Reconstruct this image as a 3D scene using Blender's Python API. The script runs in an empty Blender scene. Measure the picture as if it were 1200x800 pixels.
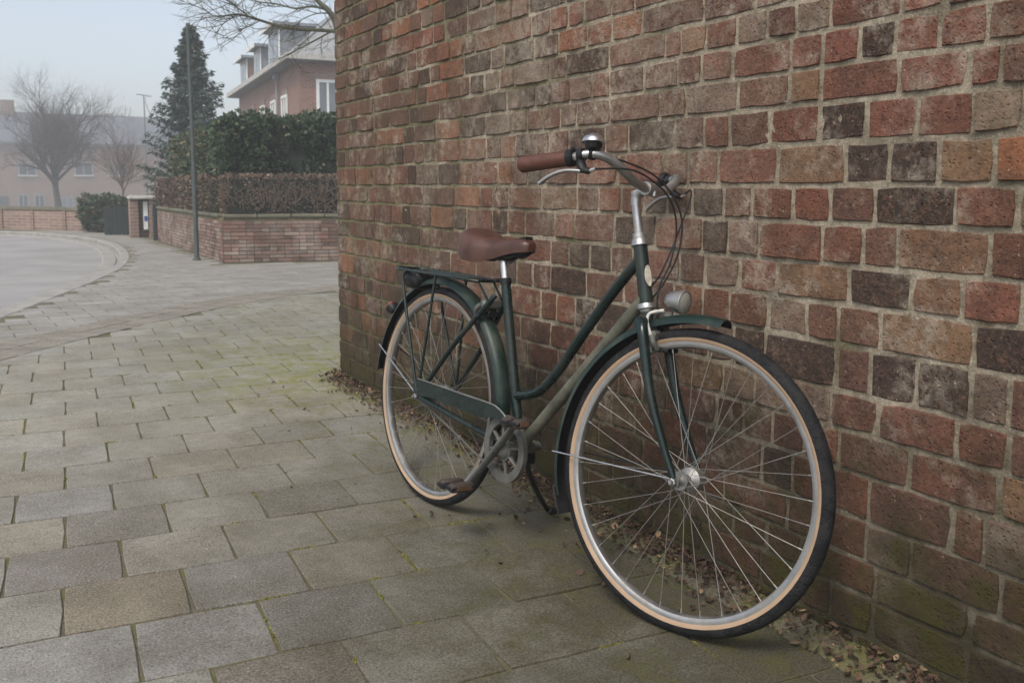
import bpy, bmesh, math, random
import numpy as np
from mathutils import Vector, Matrix, Quaternion, noise

# ------------------------------------------------------------------ camera, sky, sun, exposure
SC = bpy.context.scene
COL = SC.collection
F_PX, CY_PX = 1087.09, 337.67            # focal length and optical centre, in pixels of a 1200x800 frame
CAM = Vector((-1.5675, 0.0, 1.0081))
PITCH, YAW, ROLL = 0.1072, 0.51888, 0.00336
fwd = Vector((math.sin(YAW) * math.cos(PITCH), math.cos(YAW) * math.cos(PITCH), -math.sin(PITCH)))
rgt = Vector((math.cos(YAW), -math.sin(YAW), 0.0))
up = rgt.cross(fwd)
rgt, up = (rgt * math.cos(ROLL) + up * math.sin(ROLL)), (up * math.cos(ROLL) - rgt * math.sin(ROLL))
cd = bpy.data.cameras.new('camera')
cam = bpy.data.objects.new('camera', cd)
COL.objects.link(cam)
cam.matrix_world = Matrix(((rgt.x, up.x, -fwd.x, CAM.x), (rgt.y, up.y, -fwd.y, CAM.y), (rgt.z, up.z, -fwd.z, CAM.z), (0, 0, 0, 1)))
cd.sensor_width = 36.0
cd.lens = F_PX / 1200 * 36
cd.shift_y = -(400 - CY_PX) / 1200
cd.clip_start, cd.clip_end = 0.05, 1000
cd.dof.use_dof = True
cd.dof.focus_distance = 2.3
cd.dof.aperture_fstop = 10.0
SC.camera = cam

SUN_EL, SUN_AZ = math.radians(52), math.radians(236)     # azimuth clockwise from +Y
world = bpy.data.worlds.new('World')
SC.world = world
world.use_nodes = True
wn, wl = world.node_tree.nodes, world.node_tree.links
wn.clear()
sky = wn.new('ShaderNodeTexSky')
sky.sky_type = 'NISHITA'
sky.sun_disc = False
sky.sun_elevation = SUN_EL
sky.sun_rotation = SUN_AZ
sky.air_density, sky.dust_density, sky.ozone_density = 1.0, 3.0, 1.0
hs = wn.new('ShaderNodeHueSaturation')
hs.inputs['Saturation'].default_value = 0.58
bg = wn.new('ShaderNodeBackground')
bg.inputs['Strength'].default_value = 0.15
wo = wn.new('ShaderNodeOutputWorld')
wl.new(sky.outputs['Color'], hs.inputs['Color'])
wl.new(hs.outputs['Color'], bg.inputs['Color'])
wl.new(bg.outputs['Background'], wo.inputs['Surface'])

sd = bpy.data.lights.new('sun', 'SUN')
sd.energy, sd.angle, sd.color = 1.5, math.radians(16), (1.0, 0.93, 0.82)
sun = bpy.data.objects.new('sun', sd)
COL.objects.link(sun)
sdir = Vector((math.sin(SUN_AZ) * math.cos(SUN_EL), math.cos(SUN_AZ) * math.cos(SUN_EL), math.sin(SUN_EL)))
sun.rotation_euler = sdir.to_track_quat('Z', 'Y').to_euler()

SC.view_settings.view_transform = 'Standard'
SC.view_settings.look = 'None'
SC.view_settings.gamma = 1.0
SC.view_settings.use_curve_mapping = False
SC.view_settings.exposure = 0.45
SC.render.engine = 'CYCLES'
SC.cycles.use_denoising = True
SC.cycles.max_bounces = 6
SC.cycles.diffuse_bounces = 3
SC.cycles.glossy_bounces = 3
SC.cycles.volume_bounces = 1
SC.cycles.transparent_max_bounces = 6
SC.cycles.sample_clamp_indirect = 4
SC.cycles.volume_step_rate = 4

R = random.Random(7)
DEBUG = False
PI = math.pi


def ray(px, py):
    return fwd + rgt * ((px - 600) / F_PX) - up * ((py - CY_PX) / F_PX)


def at(px, py, Y):
    """the point at depth Y (metres along the street) seen at a photo pixel: used to survey far things at their own distance"""
    q = ray(px, py)
    return CAM + q * ((Y - CAM.y) / q.y)


def project(p):
    q = Vector(p) - CAM
    z = q.dot(fwd)
    if z < 0.05:
        return None
    return 600 + F_PX * q.dot(rgt) / z, CY_PX - F_PX * q.dot(up) / z, z


# ------------------------------------------------------------------ materials
def new_mat(name):
    m = bpy.data.materials.new(name)
    m.use_nodes = True
    nt = m.node_tree
    b = nt.nodes['Principled BSDF']
    return m, nt, b


class NT:
    """small helper for wiring shader nodes"""

    def __init__(self, nt):
        self.nt = nt
        self.pos = None

    def n(self, t, **kw):
        o = self.nt.nodes.new(t)
        for k, v in kw.items():
            setattr(o, k, v)
        return o

    def link(self, a, b):
        self.nt.links.new(a, b)

    def P(self):
        if self.pos is None:
            self.pos = self.n('ShaderNodeNewGeometry').outputs['Position']
        return self.pos

    def noise(self, scale, detail=4, rough=0.6, vec=None, dist=0.0):
        o = self.n('ShaderNodeTexNoise')
        o.inputs['Scale'].default_value = scale
        o.inputs['Detail'].default_value = detail
        o.inputs['Roughness'].default_value = rough
        o.inputs['Distortion'].default_value = dist
        self.link(vec or self.P(), o.inputs['Vector'])
        return o.outputs['Fac']

    def voro(self, scale, feature='F1', vec=None):
        o = self.n('ShaderNodeTexVoronoi', feature=feature)
        o.inputs['Scale'].default_value = scale
        self.link(vec or self.P(), o.inputs['Vector'])
        return o

    def ramp(self, fac, a, b, lo=0.0, hi=1.0):
        o = self.n('ShaderNodeMapRange', clamp=True)
        o.inputs['From Min'].default_value = a
        o.inputs['From Max'].default_value = b
        o.inputs['To Min'].default_value = lo
        o.inputs['To Max'].default_value = hi
        self.link(fac, o.inputs['Value'])
        return o.outputs['Result']

    def math(self, op, a, b=None):
        o = self.n('ShaderNodeMath', operation=op)
        for i, v in enumerate((a, b)):
            if v is None:
                continue
            if isinstance(v, (int, float)):
                o.inputs[i].default_value = v
            else:
                self.link(v, o.inputs[i])
        return o.outputs[0]

    def mix(self, fac, a, b, blend='MIX'):
        o = self.n('ShaderNodeMix', data_type='RGBA', blend_type=blend)
        for idx, v in ((0, fac), (6, a), (7, b)):
            if isinstance(v, (int, float)):
                o.inputs[idx].default_value = v
            elif isinstance(v, tuple):
                o.inputs[idx].default_value = (*v[:3], 1)
            else:
                self.link(v, o.inputs[idx])
        return o.outputs[2]

    def bump(self, h, strength, dist, normal=None):
        o = self.n('ShaderNodeBump')
        o.inputs['Strength'].default_value = strength
        o.inputs['Distance'].default_value = dist
        self.link(h, o.inputs['Height'])
        if normal is not None:
            self.link(normal, o.inputs['Normal'])
        return o.outputs['Normal']


def simple_mat(name, col, rough=0.6, metal=0.0, var=0.25, scale=20.0, bump=0.0, bscale=60.0, coat=0.0, dirt=None, dirt_amt=0.35, spec=0.5):
    m, nt, b = new_mat(name)
    t = NT(nt)
    n1 = t.noise(scale, 4)
    c = t.mix(t.ramp(n1, 0.3, 0.7), tuple(v * (1 - var) for v in col), tuple(min(1, v * (1 + var)) for v in col))
    if dirt:
        n2 = t.noise(scale * 0.35 + 3, 6, 0.7)
        k = t.ramp(n2, 0.48, 0.68, 0, dirt_amt)
        c = t.mix(k, c, dirt)
        t.link(t.ramp(n2, 0.45, 0.7, rough, min(1, rough + 0.4)), b.inputs['Roughness'])
    else:
        t.link(t.ramp(n1, 0.25, 0.75, rough * 0.85, min(1, rough * 1.15)), b.inputs['Roughness'])
    t.link(c, b.inputs['Base Color'])
    b.inputs['Metallic'].default_value = metal
    b.inputs['Coat Weight'].default_value = coat
    b.inputs['Coat Roughness'].default_value = 0.15
    b.inputs['Specular IOR Level'].default_value = spec
    if bump > 0:
        t.link(t.bump(t.noise(bscale, 5), bump, 0.004), b.inputs['Normal'])
    return m


def brick_mat(name, use_attr):
    m, nt, b = new_mat(name)
    t = NT(nt)
    if use_attr:
        a = t.n('ShaderNodeAttribute', attribute_name='Col')
        base = a.outputs['Color']
    else:
        base = t.n('ShaderNodeObjectInfo').outputs['Color']
    sep = t.n('ShaderNodeSeparateXYZ')
    t.link(t.P(), sep.inputs[0])
    z = sep.outputs['Z']
    yy = sep.outputs['Y']
    # burnt and pale patches inside each brick
    n1 = t.noise(13, 5, 0.65)
    n2 = t.noise(42, 6, 0.72)
    n3 = t.noise(125, 5, 0.75)
    c = t.mix(t.ramp(n1, 0.40, 0.68, 0, 0.65), base, (0.050, 0.036, 0.032))
    c = t.mix(t.ramp(n2, 0.52, 0.74, 0, 0.55), c, (0.27, 0.145, 0.09))
    c = t.mix(t.ramp(n3, 0.53, 0.70, 0, 0.45), c, (0.33, 0.21, 0.14))
    c = t.mix(t.ramp(n3, 0.32, 0.46, 0.70, 0), c, (0.040, 0.031, 0.026))
    # lime bloom
    n4 = t.noise(5.5, 6, 0.72)
    n5 = t.noise(36, 5, 0.75)
    bloom = t.math('MULTIPLY', t.ramp(n4, 0.49, 0.62), t.ramp(n5, 0.40, 0.58, 0, 0.85))
    patch = t.math('MULTIPLY', t.ramp(yy, 1.5, 2.3, 0, 1), t.ramp(yy, 2.9, 3.7, 1, 0))
    patch = t.math('MULTIPLY', patch, t.ramp(z, 0.55, 1.0, 0, 1))
    patch = t.math('MULTIPLY', patch, t.math('MULTIPLY', t.ramp(t.noise(2.3, 6, 0.7), 0.42, 0.60), t.ramp(n5, 0.36, 0.58, 0, 0.75)))
    bloom = t.math('MAXIMUM', t.math('MULTIPLY', bloom, t.ramp(yy, 1.0, 2.3, 0.6, 1.0)), patch)
    c = t.mix(bloom, c, (0.44, 0.385, 0.31))
    spk = t.voro(85)
    c = t.mix(t.math('MULTIPLY', t.ramp(spk.outputs['Distance'], 0.08, 0.22, 0.75, 0), t.ramp(n5, 0.56, 0.60)), c, (0.55, 0.48, 0.38))
    # grey weathered lichen film, growing towards the street corner
    n6 = t.noise(2.2, 5, 0.6)
    film = t.math('MULTIPLY', t.ramp(yy, 1.4, 3.4, 0.08, 0.66), t.ramp(n6, 0.3, 0.65))
    c = t.mix(film, c, (0.100, 0.079, 0.057))
    # lowest courses darkened towards the ground with a ragged edge, then moss
    n7 = t.noise(7, 6, 0.7)
    hz = t.math('ADD', z, t.ramp(n7, 0.3, 0.7, -0.22, 0.22))
    c = t.mix(t.ramp(hz, 0.06, 0.66, 0.88, 0), c, (0.036, 0.031, 0.021))
    n8 = t.noise(11, 6, 0.75)
    moss = t.math('MULTIPLY', t.ramp(hz, 0.0, 0.48, 1, 0), t.ramp(n8, 0.42, 0.58, 0, 0.9))
    c = t.mix(moss, c, (0.056, 0.054, 0.014))
    t.link(c, b.inputs['Base Color'])
    b.inputs['Roughness'].default_value = 0.95
    b.inputs['Specular IOR Level'].default_value = 0.08
    h = t.math('ADD', t.math('MULTIPLY', n2, 1.0), t.math('MULTIPLY', n3, 0.55))
    pit = t.ramp(t.voro(95).outputs['Distance'], 0.0, 0.30, -0.5, 0)
    h = t.math('ADD', h, pit)
    t.link(t.bump(h, 1.0, 0.010), b.inputs['Normal'])
    return m


def gbrick_mat():
    m, nt, b = new_mat('garden_wall_bricks')
    t = NT(nt)
    c = t.n('ShaderNodeAttribute', attribute_name='Col').outputs['Color']
    c = t.mix(t.ramp(t.noise(2.5, 5), 0.48, 0.66, 0, 0.5), c, (0.40, 0.34, 0.29))
    c = t.mix(t.ramp(t.noise(1.3, 5), 0.45, 0.65, 0, 0.5), c, (0.07, 0.06, 0.042))
    t.link(c, b.inputs['Base Color'])
    b.inputs['Roughness'].default_value = 0.9
    return m


def mortar_mat():
    m, nt, b = new_mat('lime_mortar')
    t = NT(nt)
    sep = t.n('ShaderNodeSeparateXYZ')
    t.link(t.P(), sep.inputs[0])
    z, yy = sep.outputs['Z'], sep.outputs['Y']
    n1, n2, n3 = t.noise(9, 5), t.noise(45, 6, 0.78), t.noise(150, 5, 0.75)
    c = t.mix(t.ramp(n1, 0.3, 0.7), (0.29, 0.24, 0.17), (0.54, 0.47, 0.36))
    c = t.mix(t.ramp(n2, 0.48, 0.68, 0, 0.75), c, (0.11, 0.098, 0.07))
    c = t.mix(t.ramp(n3, 0.50, 0.66, 0, 0.75), c, (0.60, 0.54, 0.44))
    c = t.mix(t.ramp(t.noise(6.5, 6, 0.75), 0.48, 0.64, 0, 0.60), c, (0.085, 0.075, 0.045))
    n6 = t.noise(3.2, 6, 0.7)
    # green algae in the joints, more towards the street corner and the ground
    k = t.math('ADD', t.ramp(yy, 1.4, 4.2, -0.12, 0.16), t.ramp(z, 0.0, 0.7, 0.12, 0.0))
    alg = t.ramp(t.math('ADD', n6, k), 0.50, 0.62, 0, 0.75)
    c = t.mix(alg, c, (0.115, 0.110, 0.045))
    hz = t.math('ADD', z, t.ramp(t.noise(7, 6, 0.7), 0.3, 0.7, -0.22, 0.22))
    c = t.mix(t.ramp(hz, 0.06, 0.62, 0.9, 0), c, (0.045, 0.041, 0.022))
    t.link(c, b.inputs['Base Color'])
    b.inputs['Roughness'].default_value = 0.97
    b.inputs['Specular IOR Level'].default_value = 0.15
    t.link(t.bump(t.math('ADD', n2, t.math('MULTIPLY', n3, 0.7)), 1.0, 0.012), b.inputs['Normal'])
    return m


def tile_mat(name, use_attr, far=False):
    m, nt, b = new_mat(name)
    t = NT(nt)
    if use_attr:
        base = t.n('ShaderNodeAttribute', attribute_name='Col').outputs['Color']
    else:
        base = t.n('ShaderNodeObjectInfo').outputs['Color']
    sep = t.n('ShaderNodeSeparateXYZ')
    t.link(t.P(), sep.inputs[0])
    xx, yy = sep.outputs['X'], sep.outputs['Y']
    n1, n2, n3 = t.noise(3.2, 5, 0.65), t.noise(26, 6, 0.7), t.noise(165, 5, 0.75)
    v = t.voro(130)
    c = t.mix(t.ramp(n1, 0.42, 0.66, 0, 0.50), base, (0.135, 0.122, 0.09))
    c = t.mix(t.ramp(t.noise(1.1, 6, 0.7), 0.46, 0.66, 0, 0.40), c, (0.14, 0.122, 0.09))
    c = t.mix(t.ramp(n2, 0.45, 0.75, 0, 0.45), c, (0.13, 0.125, 0.10))
    # exposed aggregate: pale and dark grains
    c = t.mix(t.ramp(n3, 0.52, 0.66, 0, 0.70), c, (0.50, 0.47, 0.41))
    c = t.mix(t.ramp(n3, 0.34, 0.47, 0.75, 0), c, (0.045, 0.042, 0.034))
    c = t.mix(t.ramp(v.outputs['Distance'], 0.05, 0.25, 0.35, 0), c, (0.42, 0.39, 0.33))
    sp2 = t.voro(62)
    c = t.mix(t.math('MULTIPLY', t.ramp(sp2.outputs['Distance'], 0.07, 0.16, 0.8, 0), t.ramp(t.noise(30, 3), 0.52, 0.58)), c, (0.62, 0.57, 0.48))
    if not far:
        # patchy olive-brown tone, darker towards the wall
        n4 = t.noise(4.5, 6, 0.7)
        near = t.ramp(t.math('ADD', xx, t.ramp(n4, 0.3, 0.7, -0.35, 0.35)), -1.55, -0.35, 0, 0.92)
        near = t.math('MULTIPLY', near, t.ramp(yy, 1.9, 4.2, 1, 0.12))
        film = t.mix(t.ramp(n3, 0.4, 0.65), (0.042, 0.038, 0.022), (0.110, 0.099, 0.062))
        c = t.mix(near, c, film)
        n5 = t.noise(9, 6, 0.75)
        spot = t.math('MULTIPLY', t.ramp(xx, -0.9, 0.0, 0, 0.9), t.ramp(n5, 0.50, 0.66, 0, 0.75))
        c = t.mix(spot, c, (0.105, 0.11, 0.022))
        # green patch by the street corner
        corner = t.math('MULTIPLY', t.ramp(yy, 3.9, 4.7, 0, 1), t.ramp(yy, 4.9, 6.6, 1, 0))
        corner = t.math('MULTIPLY', corner, t.ramp(xx, -1.0, -0.1, 0, 1))
        corner = t.math('MULTIPLY', corner, t.ramp(n5, 0.40, 0.62, 0, 0.9))
        c = t.mix(corner, c, (0.19, 0.20, 0.04))
    t.link(c, b.inputs['Base Color'])
    t.link(t.ramp(n2, 0.3, 0.7, 0.72, 0.92), b.inputs['Roughness'])
    b.inputs['Specular IOR Level'].default_value = 0.18
    if not far:
        h = t.math('ADD', t.math('MULTIPLY', n3, 0.8), t.math('MULTIPLY', n2, 0.6))
        t.link(t.bump(h, 1.0, 0.006), b.inputs['Normal'])
    return m


def bed_mat():
    m, nt, b = new_mat('joint_soil_and_moss')
    t = NT(nt)
    n1, n2 = t.noise(5, 6, 0.7), t.noise(90, 4, 0.7)
    c = t.mix(t.ramp(n2, 0.3, 0.7), (0.060, 0.053, 0.034), (0.16, 0.145, 0.10))
    c = t.mix(t.ramp(n1, 0.46, 0.60, 0, 0.8), c, (0.115, 0.112, 0.03))
    t.link(c, b.inputs['Base Color'])
    b.inputs['Roughness'].default_value = 1
    t.link(t.bump(n2, 1.0, 0.006), b.inputs['Normal'])
    return m


def foliage_mat(name, a, bcol, ccol=None, rough=0.55, transl=0.0):
    m, nt, b = new_mat(name)
    t = NT(nt)
    at_ = t.n('ShaderNodeAttribute', attribute_name='Col')
    s = t.n('ShaderNodeSeparateColor')
    t.link(at_.outputs['Color'], s.inputs[0])
    c = t.mix(s.outputs[0], a, bcol)
    if ccol:
        c = t.mix(s.outputs[1], c, ccol)
    t.link(c, b.inputs['Base Color'])
    b.inputs['Roughness'].default_value = rough
    b.inputs['Specular IOR Level'].default_value = 0.3
    return m


def far_brick_mat(name, base, mort, sx=0.21, sz=0.07, axis='x'):
    """brickwork too far away to tell the bricks apart"""
    m, nt, b = new_mat(name)
    t = NT(nt)
    sep = t.n('ShaderNodeSeparateXYZ')
    t.link(t.P(), sep.inputs[0])
    cmb = t.n('ShaderNodeCombineXYZ')
    t.link(sep.outputs['X' if axis == 'x' else 'Y'], cmb.inputs[0])
    t.link(sep.outputs['Z'], cmb.inputs[1])
    br = t.n('ShaderNodeTexBrick')
    br.inputs['Scale'].default_value = 1
    br.inputs['Brick Width'].default_value = sx
    br.inputs['Row Height'].default_value = sz
    br.inputs['Mortar Size'].default_value = 0.008
    br.inputs['Color1'].default_value = (*[v * 0.8 for v in base], 1)
    br.inputs['Color2'].default_value = (*[v * 1.2 for v in base], 1)
    br.inputs['Mortar'].default_value = (*mort, 1)
    t.link(cmb.outputs[0], br.inputs['Vector'])
    n = t.noise(0.8, 5)
    c = t.mix(t.ramp(n, 0.35, 0.7, 0, 0.35), br.outputs['Color'], tuple(v * 0.55 for v in base))
    t.link(c, b.inputs['Base Color'])
    b.inputs['Roughness'].default_value = 0.9
    return m


M = {}
M['brick'] = brick_mat('old_brick', False)
M['bricks'] = brick_mat('old_bricks', True)
M['mortar'] = mortar_mat()
M['tile'] = tile_mat('concrete_tile', False)
M['tiles'] = tile_mat('concrete_tiles', True)
M['tilesfar'] = tile_mat('pale_pavers', True, True)
M['bed'] = bed_mat()
M['green'] = simple_mat('dark_green_enamel', (0.0036, 0.0125, 0.011), 0.20, 0, 0.3, 14, spec=0.35, coat=0.12, dirt=(0.12, 0.115, 0.085), dirt_amt=0.13)
M['fendergreen'] = simple_mat('grey_green_enamel', (0.0075, 0.021, 0.017), 0.28, 0, 0.3, 14, spec=0.3, coat=0.08, dirt=(0.16, 0.16, 0.12), dirt_amt=0.22)
M['dustygreen'] = simple_mat('mud_dulled_enamel', (0.075, 0.077, 0.056), 0.62, 0, 0.4, 26, bump=0.25, bscale=140, dirt=(0.17, 0.155, 0.115), dirt_amt=0.65)
M['black'] = simple_mat('black_rubber', (0.012, 0.0125, 0.014), 0.72, 0, 0.3, 40, bump=0.2)
M['plastic'] = simple_mat('black_plastic', (0.009, 0.0095, 0.011), 0.45, 0, 0.2, 30, spec=0.3)
M['tan'] = simple_mat('tan_sidewall', (0.35, 0.245, 0.16), 0.75, 0, 0.12, 18, dirt=(0.30, 0.21, 0.13), dirt_amt=0.4)
M['silver'] = simple_mat('dull_aluminium', (0.38, 0.38, 0.375), 0.36, 0.9, 0.15, 25, dirt=(0.25, 0.23, 0.2), dirt_amt=0.35)
M['chrome'] = simple_mat('chrome', (0.62, 0.62, 0.62), 0.20, 1.0, 0.1, 30, dirt=(0.3, 0.28, 0.25), dirt_amt=0.25)
M['spoke'] = simple_mat('dull_spoke_steel', (0.27, 0.26, 0.245), 0.5, 0.7, 0.2, 20, dirt=(0.2, 0.17, 0.14), dirt_amt=0.6)
M['greysteel'] = simple_mat('greasy_steel', (0.115, 0.118, 0.110), 0.55, 0.35, 0.25, 40, dirt=(0.09, 0.08, 0.065), dirt_amt=0.6)
M['leather'] = simple_mat('brown_leather', (0.062, 0.025, 0.017), 0.30, 0, 0.28, 26, bump=0.25, bscale=160, dirt=(0.15, 0.08, 0.055), dirt_amt=0.35)
M['grip'] = simple_mat('brown_leather_grip', (0.085, 0.030, 0.018), 0.42, 0, 0.25, 60, bump=0.3, bscale=120)
M['cable'] = simple_mat('black_cable', (0.012, 0.012, 0.012), 0.5)
M['whitecord'] = simple_mat('grey_white_wire', (0.48, 0.47, 0.43), 0.7, 0, 0.3, 60)
M['red'] = simple_mat('red_reflector', (0.42, 0.02, 0.012), 0.25)
M['badge'] = simple_mat('cream_badge', (0.55, 0.52, 0.42), 0.5, 0, 0.35, 90)
M['pedal'] = simple_mat('worn_pedal_rubber', (0.045, 0.032, 0.026), 0.8, 0, 0.5, 60, bump=0.5)
M['amber'] = simple_mat('amber_reflector', (0.10, 0.055, 0.03), 0.5)


def glass_mat(name, col, rough=0.08):
    m, nt, b = new_mat(name)
    t = NT(nt)
    t.link(t.mix(t.ramp(t.noise(3), 0.3, 0.7), tuple(v * 0.7 for v in col), col), b.inputs['Base Color'])
    b.inputs['Roughness'].default_value = rough
    b.inputs['Specular IOR Level'].default_value = 0.8
    return m


M['lens'] = glass_mat('ribbed_lamp_glass', (0.33, 0.33, 0.29), 0.12)
M['window'] = glass_mat('window_glass', (0.16, 0.18, 0.20), 0.06)
M['windowdark'] = glass_mat('dark_window_glass', (0.035, 0.05, 0.055), 0.08)
M['white'] = simple_mat('white_paint', (0.72, 0.73, 0.72), 0.6, 0, 0.08, 4)
M['greypaint'] = simple_mat('grey_cladding', (0.20, 0.22, 0.24), 0.7, 0, 0.12, 3)
M['slate'] = simple_mat('slate_roof', (0.095, 0.105, 0.125), 0.7, 0, 0.2, 6, bump=0.3, bscale=20)
M['paleroof'] = simple_mat('pale_grey_roof', (0.25, 0.26, 0.26), 0.75, 0, 0.12, 5, bump=0.3, bscale=20)
M['farbrick'] = far_brick_mat('far_red_brick', (0.23, 0.105, 0.075), (0.3, 0.25, 0.2))
M['farbrick_y'] = far_brick_mat('far_red_brick_flank', (0.23, 0.105, 0.075), (0.3, 0.25, 0.2), axis='y')
M['farbrick_dull'] = far_brick_mat('far_brown_brick', (0.19, 0.115, 0.085), (0.26, 0.22, 0.18))
M['farbrick_pale'] = far_brick_mat('far_pink_brick', (0.23, 0.15, 0.12), (0.33, 0.28, 0.23))
M['stone'] = simple_mat('mossy_coping_stone', (0.13, 0.125, 0.085), 0.9, 0, 0.35, 7, bump=0.4, bscale=30)
M['capstone'] = simple_mat('pale_cap_stone', (0.42, 0.41, 0.38), 0.85, 0, 0.2, 6)
M['kerb'] = simple_mat('kerb_stone', (0.27, 0.26, 0.235), 0.85, 0, 0.22, 5, bump=0.3, bscale=50)
M['road'] = simple_mat('worn_asphalt', (0.26, 0.25, 0.24), 0.85, 0, 0.18, 1.1, bump=0.3, bscale=120, dirt=(0.27, 0.26, 0.24), dirt_amt=0.5)
M['soil'] = simple_mat('garden_soil', (0.075, 0.07, 0.045), 1.0, 0, 0.4, 3, bump=0.5, bscale=20)
M['polegrey'] = simple_mat('grey_green_post_paint', (0.065, 0.080, 0.076), 0.6, 0.2, 0.2, 8)
M['bark'] = simple_mat('mossy_bark', (0.085, 0.085, 0.055), 0.95, 0, 0.35, 9)
M['twig'] = simple_mat('dark_twig', (0.07, 0.06, 0.05), 0.95, 0, 0.3, 9)
M['redtwig'] = simple_mat('reddish_twig', (0.12, 0.088, 0.068), 0.95, 0, 0.3, 9)
M['gatepaint'] = simple_mat('dark_gate_paint', (0.018, 0.026, 0.026), 0.6, 0, 0.2, 8)
M['bluesign'] = simple_mat('blue_notice', (0.04, 0.09, 0.30), 0.6)
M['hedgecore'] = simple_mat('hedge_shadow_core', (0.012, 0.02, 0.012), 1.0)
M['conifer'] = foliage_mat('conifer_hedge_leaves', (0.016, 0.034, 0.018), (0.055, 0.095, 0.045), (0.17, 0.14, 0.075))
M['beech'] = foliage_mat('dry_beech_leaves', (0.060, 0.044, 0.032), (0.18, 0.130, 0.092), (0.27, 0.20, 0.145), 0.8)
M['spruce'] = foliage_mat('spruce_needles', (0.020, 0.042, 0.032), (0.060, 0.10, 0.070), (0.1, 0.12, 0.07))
M['ivy'] = foliage_mat('evergreen_shrub_leaves', (0.022, 0.04, 0.025), (0.065, 0.10, 0.05), (0.14, 0.10, 0.06))
M['litter'] = foliage_mat('dead_leaves', (0.036, 0.022, 0.015), (0.125, 0.078, 0.050), (0.24, 0.165, 0.10), 0.85)
M['mossgreen'] = foliage_mat('moss_cushions', (0.055, 0.058, 0.010), (0.19, 0.19, 0.035), (0.12, 0.10, 0.03), 0.95)
M['strip'] = tile_mat('brown_clay_pavers', True, True)


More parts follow.
